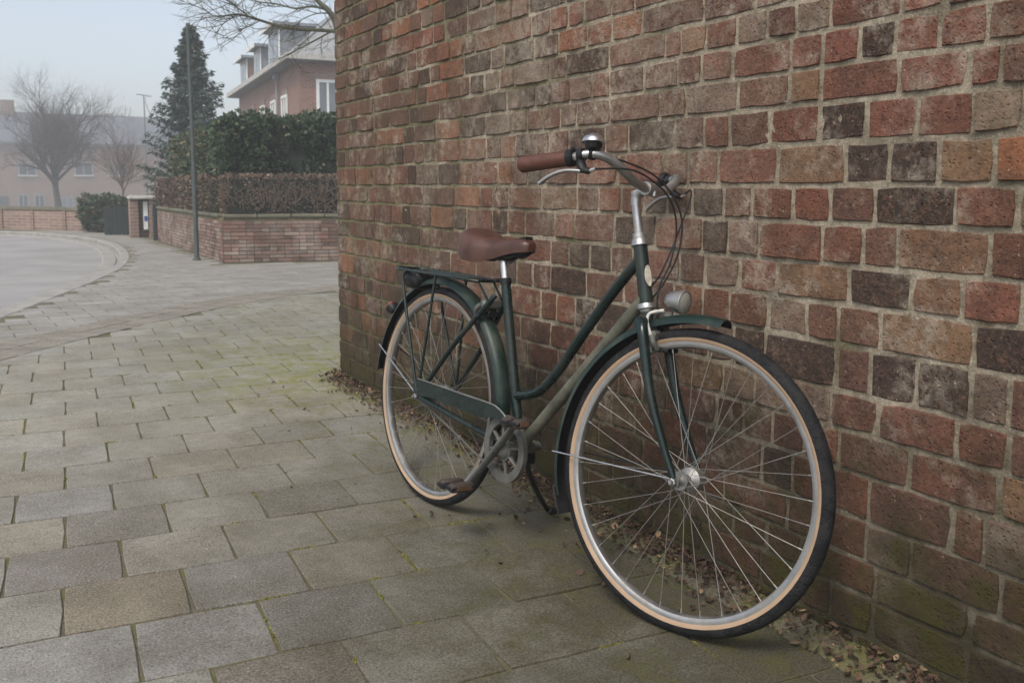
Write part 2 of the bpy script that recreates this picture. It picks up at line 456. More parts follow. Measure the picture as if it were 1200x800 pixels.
# ------------------------------------------------------------------ mesh building
class MB:
    def __init__(self):
        self.v, self.f, self.c = [], [], None

    def add(self, verts, faces, col=None):
        k = len(self.v)
        self.v += [tuple(p) for p in verts]
        self.f += [tuple(i + k for i in f) for f in faces]
        if col is not None:
            if self.c is None:
                self.c = []
            self.c += [col] * len(verts)

    def box(self, c, s, M3=None, col=None, bevel=0.0):
        hx, hy, hz = s[0] / 2, s[1] / 2, s[2] / 2
        if bevel > 0:
            b = min(bevel, hx * .9, hy * .9, hz * .9)
            vs, idx = [], {}
            for sx in (-1, 1):
                for sy in (-1, 1):
                    for sz in (-1, 1):
                        for ax in range(3):
                            p = [sx * hx, sy * hy, sz * hz]
                            for o in range(3):
                                if o != ax:
                                    p[o] -= (sx, sy, sz)[o] * b
                            idx[(sx, sy, sz, ax)] = len(vs)
                            vs.append(Vector(p))
            fs = []
            for ax in range(3):
                o1, o2 = (ax + 1) % 3, (ax + 2) % 3
                for s0 in (-1, 1):
                    q = []
                    for a, bb in ((-1, -1), (1, -1), (1, 1), (-1, 1)):
                        k = [0, 0, 0]
                        k[ax], k[o1], k[o2] = s0, a, bb
                        q.append(idx[(*k, ax)])
                    fs.append(q if s0 > 0 else q[::-1])
                    # edges along ax
                for a in (-1, 1):
                    for bb in (-1, 1):
                        k0, k1 = [0, 0, 0], [0, 0, 0]
                        k0[ax], k0[o1], k0[o2] = -1, a, bb
                        k1[ax], k1[o1], k1[o2] = 1, a, bb
                        q = [idx[(*k0, o1)], idx[(*k1, o1)], idx[(*k1, o2)], idx[(*k0, o2)]]
                        fs.append(q if a * bb < 0 else q[::-1])
            for sx in (-1, 1):
                for sy in (-1, 1):
                    for sz in (-1, 1):
                        q = [idx[(sx, sy, sz, 0)], idx[(sx, sy, sz, 1)], idx[(sx, sy, sz, 2)]]
                        fs.append(q if sx * sy * sz > 0 else q[::-1])
        else:
            vs = [Vector((x, y, z)) for x in (-hx, hx) for y in (-hy, hy) for z in (-hz, hz)]
            fs = [(0, 1, 3, 2), (4, 6, 7, 5), (0, 4, 5, 1), (2, 3, 7, 6), (0, 2, 6, 4), (1, 5, 7, 3)]
        if M3 is not None:
            vs = [M3 @ p for p in vs]
        self.add([p + Vector(c) for p in vs], fs, col)
        return self

    def tube(self, path, r, n=8, closed=False, caps=True, sy=1.0, ref=None):
        P = [Vector(p) for p in path]
        N = len(P)
        rr = r if isinstance(r, (list, tuple)) else [r] * N
        T = []
        for i in range(N):
            if closed:
                d = P[(i + 1) % N] - P[i - 1]
            else:
                d = P[min(i + 1, N - 1)] - P[max(i - 1, 0)]
            T.append(d.normalized() if d.length > 1e-9 else Vector((0, 0, 1)))
        u = ref or (Vector((0, 0, 1)) if abs(T[0].z) < 0.9 else Vector((1, 0, 0)))
        u = (u - T[0] * u.dot(T[0])).normalized()
        vs = []
        for i in range(N):
            u = (u - T[i] * u.dot(T[i]))
            u = u.normalized() if u.length > 1e-6 else T[i].orthogonal().normalized()
            w = T[i].cross(u)
            for k in range(n):
                a = 2 * PI * k / n
                vs.append(P[i] + (u * math.cos(a) * sy + w * math.sin(a)) * rr[i])
        fs = []
        for i in range(N if closed else N - 1):
            j = (i + 1) % N
            for k in range(n):
                k2 = (k + 1) % n
                fs.append((i * n + k, i * n + k2, j * n + k2, j * n + k))
        if caps and not closed:
            fs.append(tuple(range(n - 1, -1, -1)))
            fs.append(tuple((N - 1) * n + k for k in range(n)))
        self.add(vs, fs)
        return self

    def lathe(self, c, axis, prof, n=32, caps=False):
        """prof = [(distance along axis, radius)]"""
        axis = Vector(axis).normalized()
        u = axis.orthogonal().normalized()
        w = axis.cross(u)
        c = Vector(c)
        vs = []
        for h, r in prof:
            for k in range(n):
                a = 2 * PI * k / n
                vs.append(c + axis * h + (u * math.cos(a) + w * math.sin(a)) * r)
        fs = []
        for i in range(len(prof) - 1):
            for k in range(n):
                k2 = (k + 1) % n
                fs.append((i * n + k, i * n + k2, (i + 1) * n + k2, (i + 1) * n + k))
        if caps:
            fs.append(tuple(range(n - 1, -1, -1)))
            fs.append(tuple((len(prof) - 1) * n + k for k in range(n)))
        self.add(vs, fs)
        return self

    def prism(self, poly, a, b, frame):
        """poly in 2D -> frame(x, y, d) maps to 3D; extruded from depth a to b"""
        n = len(poly)
        vs = [frame(x, y, a) for x, y in poly] + [frame(x, y, b) for x, y in poly]
        fs = [tuple(range(n)), tuple(range(2 * n - 1, n - 1, -1))]
        for i in range(n):
            j = (i + 1) % n
            fs.append((i, i + n, j + n, j))
        self.add(vs, fs)
        return self

    def mesh(self, name, mat, smooth=True, angle=0.7):
        me = bpy.data.meshes.new(name)
        me.from_pydata(self.v, [], self.f)
        if self.c is not None and len(self.c) == len(self.v):
            at_ = me.color_attributes.new('Col', 'FLOAT_COLOR', 'POINT')
            at_.data.foreach_set('color', np.array([(*c[:3], 1.0) for c in self.c], dtype=np.float32).ravel())
        if mat is not None:
            me.materials.append(mat)
        me.update()
        if smooth:
            me.shade_smooth() if hasattr(me, 'shade_smooth') else None
            try:
                me.set_sharp_from_angle(angle=angle)
            except Exception:
                pass
        return me

    def build(self, name, mat, parent=None, smooth=True, angle=0.7, xf=None):
        if xf is not None:
            self.v = [tuple(xf @ Vector(p)) for p in self.v]
        o = bpy.data.objects.new(name, self.mesh(name, mat, smooth, angle))
        COL.objects.link(o)
        if parent is not None:
            o.parent = parent
        return o


def tag(o, label=None, cat=None, group=None, kind=None):
    for k, v in (('label', label), ('category', cat), ('group', group), ('kind', kind)):
        if v:
            o[k] = v
    return o


def empty(name, loc, rz=0.0):
    o = bpy.data.objects.new(name, None)
    o.empty_display_size = 0.1
    COL.objects.link(o)
    o.location = loc
    o.rotation_euler = (0, 0, rz)
    bpy.context.view_layer.update()
    return o


def put(name, mesh, parent=None, mw=None):
    o = bpy.data.objects.new(name, mesh)
    COL.objects.link(o)
    if parent is not None:
        o.parent = parent
    if mw is not None:
        o.matrix_local = mw
    return o


def world_child(o, parent):
    """parent a mesh given in world coordinates to an empty"""
    o.parent = parent
    o.matrix_parent_inverse = parent.matrix_world.inverted()
    return o


def smooth_path(pts, sub=6):
    P = [Vector(p) for p in pts]
    out = []
    for i in range(len(P) - 1):
        p0, p1, p2, p3 = P[max(i - 1, 0)], P[i], P[i + 1], P[min(i + 2, len(P) - 1)]
        for k in range(sub):
            t = k / sub
            out.append(0.5 * ((2 * p1) + (p2 - p0) * t + (2 * p0 - 5 * p1 + 4 * p2 - p3) * t * t + (3 * p1 - p0 - 3 * p2 + p3) * t ** 3))
    out.append(P[-1])
    return out


# ------------------------------------------------------------------ the ground
def ground_z(x, y):
    t = min(1, max(0, (y - 28) / 60))
    return -0.10 - 3.0 * t * t * (3 - 2 * t)


g = MB()
xs = np.concatenate([np.linspace(-112, -12, 14), np.linspace(-8, 12, 12), np.linspace(20, 112, 12)])
ys = np.concatenate([np.linspace(-40, 24, 14), np.linspace(28, 92, 24), np.linspace(98, 140, 6)])
vs = [(x, y, ground_z(x, y)) for y in ys for x in xs]
nx = len(xs)
g.add(vs, [(j * nx + i, j * nx + i + 1, (j + 1) * nx + i + 1, (j + 1) * nx + i) for j in range(len(ys) - 1) for i in range(nx - 1)])
tag(g.build('ground', M['soil']), kind='structure')

KERB = [(-7.5, -12.0), (-4.6, -0.6), (-2.75, 5.0), (-1.95, 7.05), (-1.48, 8.27), (-1.04, 9.55), (-0.53, 11.12), (-0.07, 12.78), (0.24, 14.66), (0.42, 16.79),
        (0.43, 18.74), (0.23, 20.54), (-0.28, 22.36), (-1.22, 24.16), (-3.6, 26.2), (-9.0, 28.0), (-30, 31)]
kp = [Vector((p.x, p.y)) for p in smooth_path([(a, b, 0) for a, b in KERB], 8)]

rd = MB()
rp = [(p.x - 0.05, p.y) for p in kp]
poly = rp + [(-60, 31), (-60, -12)]
rd.add([(x, y, -0.075) for x, y in poly], [tuple(range(len(poly)))])
tag(rd.build('road', M['road'], smooth=False), kind='structure')

# paved area: bed of soil and moss that shows in the joints
pv = MB()
poly = [(p.x, p.y) for p in kp if p.y < 28.1] + [(-9, 29.5), (0.0, 26.5), (1.9, 22), (1.9, 14), (16, 10), (16, -12)]
pv.add([(x, y, -0.0044) for x, y in poly], [tuple(range(len(poly)))])
pavement = pv.build('pavement', M['bed'], smooth=False)
tag(pavement, kind='structure')

WALL_X = 0.045
STRIP = [(-2.6, 4.7), (-1.52, 6.05), (-1.03, 6.66), (-0.39, 7.36), (0.49, 8.20), (1.6, 8.75), (4.0, 9.2), (9, 9.6)]


def strip_y(x):
    for (x0, y0), (x1, y1) in zip(STRIP, STRIP[1:]):
        if x0 <= x <= x1:
            return y0 + (y1 - y0) * (x - x0) / (x1 - x0)
    return -9 if x < STRIP[0][0] else 9.6


def kerb_x(y):
    best = None
    for a, b in zip(kp, kp[1:]):
        if (a.y - y) * (b.y - y) <= 0 and a.y != b.y:
            t = (y - a.y) / (b.y - a.y)
            xx = a.x + (b.x - a.x) * t
            best = xx if best is None else max(best, xx)
    return best if best is not None else -99


TS = 0.283                      # tile pitch
TA = math.radians(-4.0)
ca, sa = math.cos(TA), math.sin(TA)
# one row boundary passes (-1.329, 1.946); joints of that row at -1.331
T0 = Vector((-1.329, 1.946))


def tile_pt(a, b):
    return T0.x + a * ca - b * sa, T0.y + a * sa + b * ca


def tile_mesh_data(rng, s, th=0.03, drop=0.0):
    """a concrete tile with worn, bevelled, slightly uneven edges"""
    h = s / 2
    e = [rng.uniform(-0.0016, 0.0016) for _ in range(16)]
    out = []
    for i, (sx, sy) in enumerate(((-1, -1), (0, -1), (1, -1), (1, 0), (1, 1), (0, 1), (-1, 1), (-1, 0))):
        jx, jy = e[i], e[i + 8]
        c = 0.004 if sx and sy else 0
        out.append((sx * (h - c) + jx, sy * (h - c) + jy))
    vs, b = [], 0.0022
    for x, y in out:
        vs.append((x, y, -th))
    for x, y in out:
        vs.append((x, y, -0.0014))
    for x, y in out:
        k = 1 - b / h
        vs.append((x * k, y * k, 0.0))
    vs.append((0, 0, 0.0))
    fs = []
    for r in range(2):
        for i in range(8):
            j = (i + 1) % 8
            fs.append((r * 8 + i, r * 8 + j, (r + 1) * 8 + j, (r + 1) * 8 + i))
    for i in range(8):
        fs.append((16 + i, 16 + (i + 1) % 8, 24))
    return vs, fs


tiles = []
rt = random.Random(11)
for row in range(-14, 26):
    off = 0.0 if row % 2 == 0 else 0.5
    sh = rt.uniform(-0.05, 0.05) * (0.3 if 0 <= row <= 4 else 1)
    for colk in range(-30, 36):
        a, b = (colk + off + 0.5 + sh) * TS, (row + 0.5) * TS
        x, y = tile_pt(a, b)
        if x > WALL_X - 0.02 and y < 4.85:
            if x > WALL_X + 0.17:
                continue
        if y > strip_y(x) + 0.10 or y < -3 or x > 7 or x < -6.5:
            continue
        if x - 0.12 < kerb_x(y) + 0.1:
            continue
        v = rt.gauss(0.315, 0.014)
        wm = rt.uniform(-0.005, 0.02)
        colr = (v + wm, v + wm * 0.3 - 0.004, v - 0.045 - wm * 0.8)
        tiles.append([x, y, colr])


def nearest_tile(px, py):
    q = ray(px, py)
    p = CAM + q * (-CAM.z / q.z)
    return min(tiles, key=lambda t: (t[0] - p.x) ** 2 + (t[1] - p.y) ** 2)


for (px, py, c) in [(195, 645, (0.40, 0.385, 0.33)), (140, 695, (0.31, 0.268, 0.20)), (240, 750, (0.36, 0.355, 0.34)), (70, 650, (0.37, 0.365, 0.35)),
                    (60, 775, (0.37, 0.365, 0.35)), (130, 585, (0.33, 0.325, 0.31)), (310, 690, (0.30, 0.295, 0.275)), (400, 720, (0.24, 0.24, 0.225)),
                    (30, 690, (0.27, 0.255, 0.235)), (60, 600, (0.35, 0.345, 0.33)), (420, 780, (0.25, 0.225, 0.19)), (110, 620, (0.26, 0.25, 0.22)), (330, 600, (0.25, 0.24, 0.205))]:
    nearest_tile(px, py)[2] = tuple(k * 0.95 for k in c)


def shown(p, w, h, nrm):
    """how large a piece shows in the picture, for choosing which pieces stand as objects"""
    q = project(p)
    if q is None or not (-60 < q[0] < 1260 and -60 < q[1] < 860):
        return 0
    d = CAM - Vector(p)
    return w * h * abs(d.normalized().dot(Vector(nrm))) * (F_PX / q[2]) ** 2


def hidden_by_wall(x, y):
    d = Vector((x, y)) - CAM.xy
    if x <= WALL_X:
        return False
    t = (WALL_X - CAM.x) / d.x
    return CAM.y + d.y * t < 4.66


for t in tiles:
    t.append(0 if hidden_by_wall(t[0], t[1]) else shown((t[0], t[1], 0), TS, TS, (0, 0, 1)))
order = sorted(range(len(tiles)), key=lambda i: -tiles[i][3])
single = set(i for i in order[:290] if tiles[i][3] > 60)
variants = []
for k in range(10):
    vs, fs = tile_mesh_data(rt, TS - 0.0042)
    mb = MB()
    mb.add(vs, fs)
    variants.append(mb.mesh('paving_tile', M['tile'], True, 0.25))
rest = MB()
for i, (x, y, c, s) in enumerate(tiles):
    tilt = (rt.gauss(0, 0.0016), rt.gauss(0, 0.0016))
    dz = rt.gauss(0, 0.0008)
    mt = Matrix.Translation((x, y, dz)) @ Matrix.Rotation(TA + rt.gauss(0, 0.003), 4, 'Z') @ Matrix.Rotation(tilt[0], 4, 'X') @ Matrix.Rotation(tilt[1], 4, 'Y')
    if i in single:
        o = put('paving_tile', variants[rt.randrange(10)], pavement, mt @ Matrix.Rotation(rt.randrange(4) * PI / 2, 4, 'Z'))
        o.color = (*c, 1)
    else:
        vs, fs = tile_mesh_data(rt, TS - 0.0042)
        rest.add([mt @ Vector(p) for p in vs], fs, c)
tag(rest.build('paving_tiles', M['tiles'], pavement, True, 0.25), kind='stuff')

# paler pavers of the crossing beyond the brown band
far = MB()
PA = math.radians(3)
for row in range(0, 90):
    off = 0.5 * (row % 2)
    for k in range(-16, 40):
        a, b = (k + off) * 0.30, row * 0.20
        x, y = a * math.cos(PA) - b * math.sin(PA), 6.0 + a * math.sin(PA) + b * math.cos(PA)
        if y < strip_y(x) + 0.22 or y > 24 or x > 6:
            continue
        if x - 0.15 < kerb_x(y) - 0.06:
            continue
        if x > 1.15 and y > 12.45 - (x - 1.2) * 0.19:
            continue
        v = rt.gauss(0.285, 0.022)
        c = (v, v * 0.975, v * 0.91)
        mt = Matrix.Translation((x, y, rt.gauss(-0.0005, 0.0006))) @ Matrix.Rotation(PA + rt.gauss(0, 0.01), 4, 'Z')
        hx, hy = 0.146, 0.096
        far.add([mt @ Vector(p) for p in ((-hx, -hy, 0), (hx, -hy, 0), (hx, hy, 0), (-hx, hy, 0), (-hx, -hy, -.02), (hx, -hy, -.02), (hx, hy, -.02), (-hx, hy, -.02))],
                [(0, 1, 2, 3), (0, 4, 5, 1), (1, 5, 6, 2), (2, 6, 7, 3), (3, 7, 4, 0)], c)
tag(far.build('crossing_pavers', M['tilesfar'], pavement, False), kind='stuff')

# band of brown clay pavers set on edge
st = MB()
spts = smooth_path([(x, y, 0) for x, y in STRIP], 10)
cum = 0.0
for a, b in zip(spts, spts[1:]):
    d = b - a
    L = d.length
    nn = max(1, round(L / 0.07))
    for i in range(nn):
        p = a + d * ((i + 0.5) / nn)
        tdir = d.normalized()
        nrm = Vector((-tdir.y, tdir.x, 0))
        for k in range(2):
            v = rt.gauss(0.20, 0.025)
            c = (v * 1.12, v * 1.03, v * 0.86)
            q = p + nrm * (0.13 + 0.215 * k + rt.uniform(-.006, .006))
            if q.x - 0.1 < kerb_x(q.y) + 0.1:
                continue
            M3 = Matrix((tdir, nrm, Vector((0, 0, 1)))).transposed()
            st.box((q.x, q.y, -0.0142 + rt.uniform(-.001, .001)), (L / nn - 0.008, 0.205, 0.034), M3, c)
tag(st.build('band_pavers', M['strip'], pavement, False), kind='stuff')

# kerb and gutter stones
kerb_root = empty('kerb', (0, 0, 0))
tag(kerb_root, kind='structure')
dist = 0.0
seg = []
for a, b in zip(kp, kp[1:]):
    if b.y < 3 or a.y > 27.6 or a.x < -9:
        continue
    seg.append((a, b))
acc = []
for a, b in seg:
    n = max(1, int((b - a).length / 0.05))
    acc += [a.lerp(b, i / n) for i in range(n)]
step = 0.75
last = acc[0]
cur = 0.0
start = acc[0]
for p in acc[1:]:
    cur += (p - last).length
    last = p
    if cur >= step:
        mid = (start + p) / 2
        d = (p - start).normalized()
        nrm = Vector((-d.y, d.x))            # towards the road
        M3 = Matrix(((d.x, nrm.x, 0), (d.y, nrm.y, 0), (0, 0, 1)))
        for off, w, top in ((0.0, 0.14, 0.004), (0.21, 0.20, -0.058)):
            mb = MB()
            c = mid + nrm * off
            mb.box((0, 0, 0), (cur - 0.012, w, 0.16), M3, None, 0.015)
            o = mb.build('kerb_stone' if off == 0 else 'gutter_stone', M['kerb'], kerb_root, False)
            o.location = (c.x, c.y, top - 0.08 + rt.uniform(-.003, .003))
        start, cur = p, 0.0

# ------------------------------------------------------------------ the brick wall beside the bicycle
rb = random.Random(23)
COURSES = [0.0, 0.050, 0.135, 0.212, 0.300, 0.399, 0.486, 0.571, 0.672, 0.760, 0.844, 0.935, 1.017, 1.109, 1.196, 1.274, 1.352, 1.427, 1.502]
while COURSES[-1] < 4.1:
    COURSES.append(COURSES[-1] + rb.uniform(0.0735, 0.0775))
JOINTS = {
    0.135: [1.044, 1.263], 0.212: [0.987, 1.181], 0.300: [1.026, 1.092, 1.289], 0.399: [1.002, 1.196, 1.374], 0.486: [1.096, 1.276, 1.402],
    0.571: [0.994, 1.069, 1.19, 1.303, 1.388], 0.672: [1.07, 1.281, 1.39, 1.478, 1.599, 1.73, 1.832], 0.760: [0.981, 1.1, 1.212, 1.365, 1.576, 1.7, 1.822],
    0.844: [1.048, 1.249, 1.334, 1.443, 1.634, 1.742, 1.836], 0.935: [1.0, 1.123, 1.308, 1.424, 1.535, 1.661, 1.761, 1.881],
    1.017: [1.049, 1.164, 1.277, 1.39, 1.585, 1.784, 1.901], 1.109: [1.0, 1.098, 1.217, 1.34, 1.465, 1.613, 1.748, 1.842, 1.956, 2.159, 2.272],
    1.196: [1.047, 1.11, 1.264, 1.464, 1.556, 1.722, 1.916, 2.022, 2.254, 2.428, 2.521], 1.274: [1.078, 1.177, 1.278, 1.362, 1.462, 1.555, 1.744, 1.857, 1.949, 2.095, 2.256, 2.349, 2.468],
    1.352: [1.266, 1.445, 1.542, 1.63, 1.734, 1.841, 1.939, 2.004, 2.258, 2.492, 2.592], 1.427: [1.674, 1.854, 2.109, 2.25, 2.377, 2.535, 2.687], 1.502: [2.252, 2.392, 2.482, 2.587]}
END_Y, START_Y = 4.66, -1.6
PAL = {'red': (0.210, 0.090, 0.062), 'brown': (0.158, 0.083, 0.062), 'dark': (0.066, 0.046, 0.038), 'ochre': (0.235, 0.138, 0.080), 'orange': (0.31, 0.130, 0.068), 'pale': (0.23, 0.165, 0.125)}
SPOTS = {'dark': [(1.332, 1.06), (1.219, 1.062), (1.286, 0.8), (1.238, 0.618), (1.127, 0.615), (1.436, 0.622), (2.136, 0.89), (2.065, 1.14), (1.796, 0.893), (1.018, 0.708), (1.228, 0.969), (2.304, 0.831), (1.864, 0.967), (4.04, 1.758), (3.37, 1.674), (3.799, 1.542), (3.186, 1.442), (4.211, 1.489), (2.829, 1.442), (3.082, 1.538)],
         'ochre': [(1.17, 0.71), (1.1, 1.06), (1.54, 1.233), (1.143, 0.889), (1.482, 1.059), (1.409, 0.798), (2.522, 0.997)],
         'orange': [(2.172, 1.478), (2.364, 1.482), (2.53, 1.479), (2.89, 1.571), (3.082, 1.554), (3.258, 1.555), (1.008, 1.058), (1.854, 0.7)],
         'pale': [(1.824, 1.205), (1.7, 0.792), (1.734, 0.895), (1.596, 0.709), (1.542, 0.706), (2.605, 1.368), (2.983, 1.391), (2.827, 1.216), (2.951, 1.223), (1.681, 1.375), (1.523, 1.39), (1.045, 0.598), (2.501, 1.252), (2.406, 1.322)],
         'red': [(1.274, 1.335), (1.124, 1.313), (1.172, 1.224), (1.16, 0.53), (1.006, 0.51), (1.098, 0.435), (1.736, 1.291), (1.158, 1.142), (1.667, 1.042), (2.15, 1.393)]}
bricks = []
for ci in range(len(COURSES) - 1):
    z0, z1 = COURSES[ci], COURSES[ci + 1]
    js = sorted(JOINTS.get(round(z0, 3), []))
    if not js:
        js = [1.0 + rb.uniform(-0.1, 0.1)]
    lo = js[0]
    while lo > START_Y:
        lo -= rb.choice((0.112, 0.112, 0.205, 0.2, 0.105)) * rb.uniform(0.92, 1.08)
        js.insert(0, lo)
    hi = js[-1]
    while hi < END_Y - 0.26:
        hi += rb.choice((0.112, 0.105, 0.205, 0.21, 0.11)) * rb.uniform(0.92, 1.08)
        js.append(hi)
    while END_Y - js[-1] < 0.085:
        js.pop()
    if END_Y - js[-1] > 0.24:
        js.append(END_Y - (0.10 if ci % 2 else 0.11))
    js.append(END_Y + 0.009)
    for y0, y1 in zip(js, js[1:]):
        jw = rb.uniform(0.008, 0.0135)
        r_ = rb.random()
        yc = (y0 + y1) / 2
        if yc < 2.6:
            kind = 'red' if r_ < .42 else 'brown' if r_ < .80 else 'pale' if r_ < .88 else 'dark' if r_ < .95 else 'ochre'
        else:
            kind = 'red' if r_ < .22 else 'brown' if r_ < .68 else 'pale' if r_ < .76 else 'dark' if r_ < .93 else 'orange'
        kk = rb.uniform(0.8, 1.2)
        c = [v * kk * rb.uniform(0.96, 1.04) for v in PAL[kind]]
        bricks.append(dict(y0=y0 + jw / 2, y1=y1 - jw / 2, z0=z0 + rb.uniform(0.004, 0.007), z1=z1 - rb.uniform(0.004, 0.007), c=c))
for kind, l in SPOTS.items():
    for y, z in l:
        for b in bricks:
            if b['y0'] - .006 <= y <= b['y1'] + .006 and b['z0'] - .007 <= z <= b['z1'] + .007:
                b['c'] = [v * rb.uniform(0.97, 1.03) for v in PAL[kind]]
                break


def brick_data(rng, L, H):
    """front of a hand-made brick: uneven outline, rounded arrises, hollow or proud face"""
    hl, hh = L / 2, H / 2
    nl = 4 if L > 0.15 else 2
    pts = []
    for i in range(nl + 1):
        pts.append((-hl + L * i / nl, -hh))
    pts.append((hl, 0))
    for i in range(nl + 1):
        pts.append((hl - L * i / nl, hh))
    pts.append((-hl, 0))
    out = []
    for x, z in pts:
        corner = abs(abs(x) - hl) < 1e-6 and abs(abs(z) - hh) < 1e-6
        jx, jz = rng.uniform(-.0014, .0014), rng.uniform(-.0016, .0016)
        k = rng.uniform(0.0006, 0.0042) if corner else 0
        if rng.random() < .07:
            k += rng.uniform(.002, .005)          # a knocked-off arris
        out.append((x - math.copysign(k, x) + jx, z - math.copysign(k * .8, z) + jz))
    n = len(out)
    tx, tz = rng.gauss(0, .0006) / hl, rng.gauss(0, .0006) / hh
    vs = [(0.016, x, z) for x, z in out]
    vs += [(0.0026 + rng.uniform(-.0005, .0008), x, z) for x, z in out]
    vs += [(tx * x + tz * z + rng.uniform(-.0002, .0003), x * (1 - 0.0020 / hl), z * (1 - 0.0020 / hh)) for x, z in out]
    nm = max(1, nl // 2)
    mids = []
    fs = []
    for r in range(2):
        for i in range(n):
            j = (i + 1) % n
            fs.append((r * n + i, (r + 1) * n + i, (r + 1) * n + j, r * n + j))
    ce = len(vs)
    vs.append((rng.uniform(-.0005, .0003), 0, 0))
    for i in range(n):
        fs.append((2 * n + i, ce, 2 * n + (i + 1) % n))
    return vs, fs


for b in bricks:
    b['s'] = shown((WALL_X, (b['y0'] + b['y1']) / 2, (b['z0'] + b['z1']) / 2), b['y1'] - b['y0'], b['z1'] - b['z0'], (1, 0, 0))
order = sorted(range(len(bricks)), key=lambda i: -bricks[i]['s'])
bsingle = set(order[:295])
wall = empty('brick_wall', (0.4, 1.5, 0))
tag(wall, 'tall weathered red brick wall with uneven mortar behind the bicycle', 'wall')
head_var, str_var = [], []
for k in range(12):
    mb = MB(); mb.add(*brick_data(rb, 0.10, 0.073)); head_var.append(mb.mesh('brick', M['brick'], True, 0.45))
    mb = MB(); mb.add(*brick_data(rb, 0.19, 0.073)); str_var.append(mb.mesh('brick', M['brick'], True, 0.45))
rest = MB()
inv = wall.matrix_world.inverted()
for i, b in enumerate(bricks):
    L, H = b['y1'] - b['y0'], b['z1'] - b['z0']
    dx = rb.gauss(0, 0.0015) if b['y1'] < 4.6 else 0.0
    mt = Matrix.Translation((WALL_X + dx, (b['y0'] + b['y1']) / 2, (b['z0'] + b['z1']) / 2)) @ Matrix.Rotation(rb.gauss(0, 0.008), 4, 'X') @ Matrix.Rotation(rb.gauss(0, 0.012), 4, 'Z')
    if i in bsingle:
        me, l0 = (str_var[rb.randrange(12)], 0.19) if L > 0.145 else (head_var[rb.randrange(12)], 0.10)
        fl = rb.choice((0, PI))
        o = put('brick', me, wall, inv @ mt @ Matrix.Rotation(fl, 4, 'X') @ Matrix.Diagonal((1, L / l0, H / 0.073, 1)))
        o.color = (*b['c'], 1)
    else:
        vs, fs = brick_data(rb, L, H)
        rest.add([inv @ mt @ Vector(p) for p in vs], fs, tuple(b['c']))
tag(rest.build('bricks', M['bricks'], wall, True, 0.45), kind='stuff')
# mortar: rough bedding just behind the brick faces
mo = MB()
ny, nz = 330, 150
yy = np.linspace(START_Y, END_Y, ny)
zz = np.concatenate([np.linspace(-0.05, 2.2, 120), np.linspace(2.25, COURSES[-1], nz - 120)])
vs = []
for z in zz:
    for y in yy:
        n = noise.noise(Vector((y * 16, z * 16, 3))) * 0.0036 + noise.noise(Vector((y * 55, z * 55, 9))) * 0.0022
        vs.append(inv @ Vector((WALL_X + 0.0050 - n, y, z)))
mo.add(vs, [(j * ny + i, (j + 1) * ny + i, (j + 1) * ny + i + 1, j * ny + i + 1) for j in range(len(zz) - 1) for i in range(ny - 1)])
mo.build('mortar', M['mortar'], wall)
core = MB()
zt = COURSES[-1]
core.box(inv @ Vector((WALL_X + 0.012 + 1.5, (START_Y + END_Y) / 2 - 0.006, zt / 2 - .05)), (3.0, END_Y - START_Y - 0.012, zt + 0.1))
core.build('wall_core', M['mortar'], wall, False)

# strip of soil, moss and dead leaves at the foot of the wall
so = MB()
n = 150
prof = [(-0.055, -0.004), (-0.03, 0.006), (0.0, 0.014), (0.03, 0.024), (0.05, 0.034)]
vs = []
for i in range(n):
    y = START_Y + (END_Y + 0.03 - START_Y) * i / (n - 1)
    k = 0.75 + 0.5 * noise.noise(Vector((y * 3.1, 0, 0))) + 0.35 * noise.noise(Vector((y * 13, 5, 0)))
    for x, z in prof:
        vs.append((WALL_X - 0.048 + x * k, y, z * max(0.35, k) + 0.004 * noise.noise(Vector((x * 60, y * 40, 1)))))
    vs[-1] = (WALL_X + 0.010, y, vs[-1][2])
m = len(prof)
so.add(vs, [(i * m + j, i * m + j + 1, (i + 1) * m + j + 1, (i + 1) * m + j) for i in range(n - 1) for j in range(m - 1)])
tag(so.build('soil_strip', M['bed']), 'dark mossy soil gathered along the foot of the brick wall', 'soil', kind='stuff')


def leaf(mb, p, s, rng, col, flat=0.5):
    """one curled dead leaf"""
    q = Quaternion((rng.gauss(0, 1), rng.gauss(0, 1), rng.gauss(0, 1), rng.gauss(0, 1)))
    q.normalize()
    e = Matrix.Rotation(rng.uniform(0, 2 * PI), 3, 'Z') @ Matrix.Rotation(rng.gauss(0, flat), 3, 'X') @ Matrix.Rotation(rng.gauss(0, flat), 3, 'Y')
    w = s * rng.uniform(0.25, 0.42)
    cu = rng.uniform(0.0, 0.35) * s
    pts = [(-s / 2, 0, cu * .4), (-s * .1, -w, cu), (-s * .1, 0, 0), (-s * .1, w, cu), (s * .28, -w * .7, cu * .8), (s * .28, 0, cu * .2), (s * .28, w * .7, cu * .8), (s / 2, 0, cu)]
    mb.add([Vector(p) + e @ Vector(t) for t in pts], [(0, 1, 2), (0, 2, 3), (1, 4, 5, 2), (2, 5, 6, 3), (4, 7, 5), (5, 7, 6)], col)


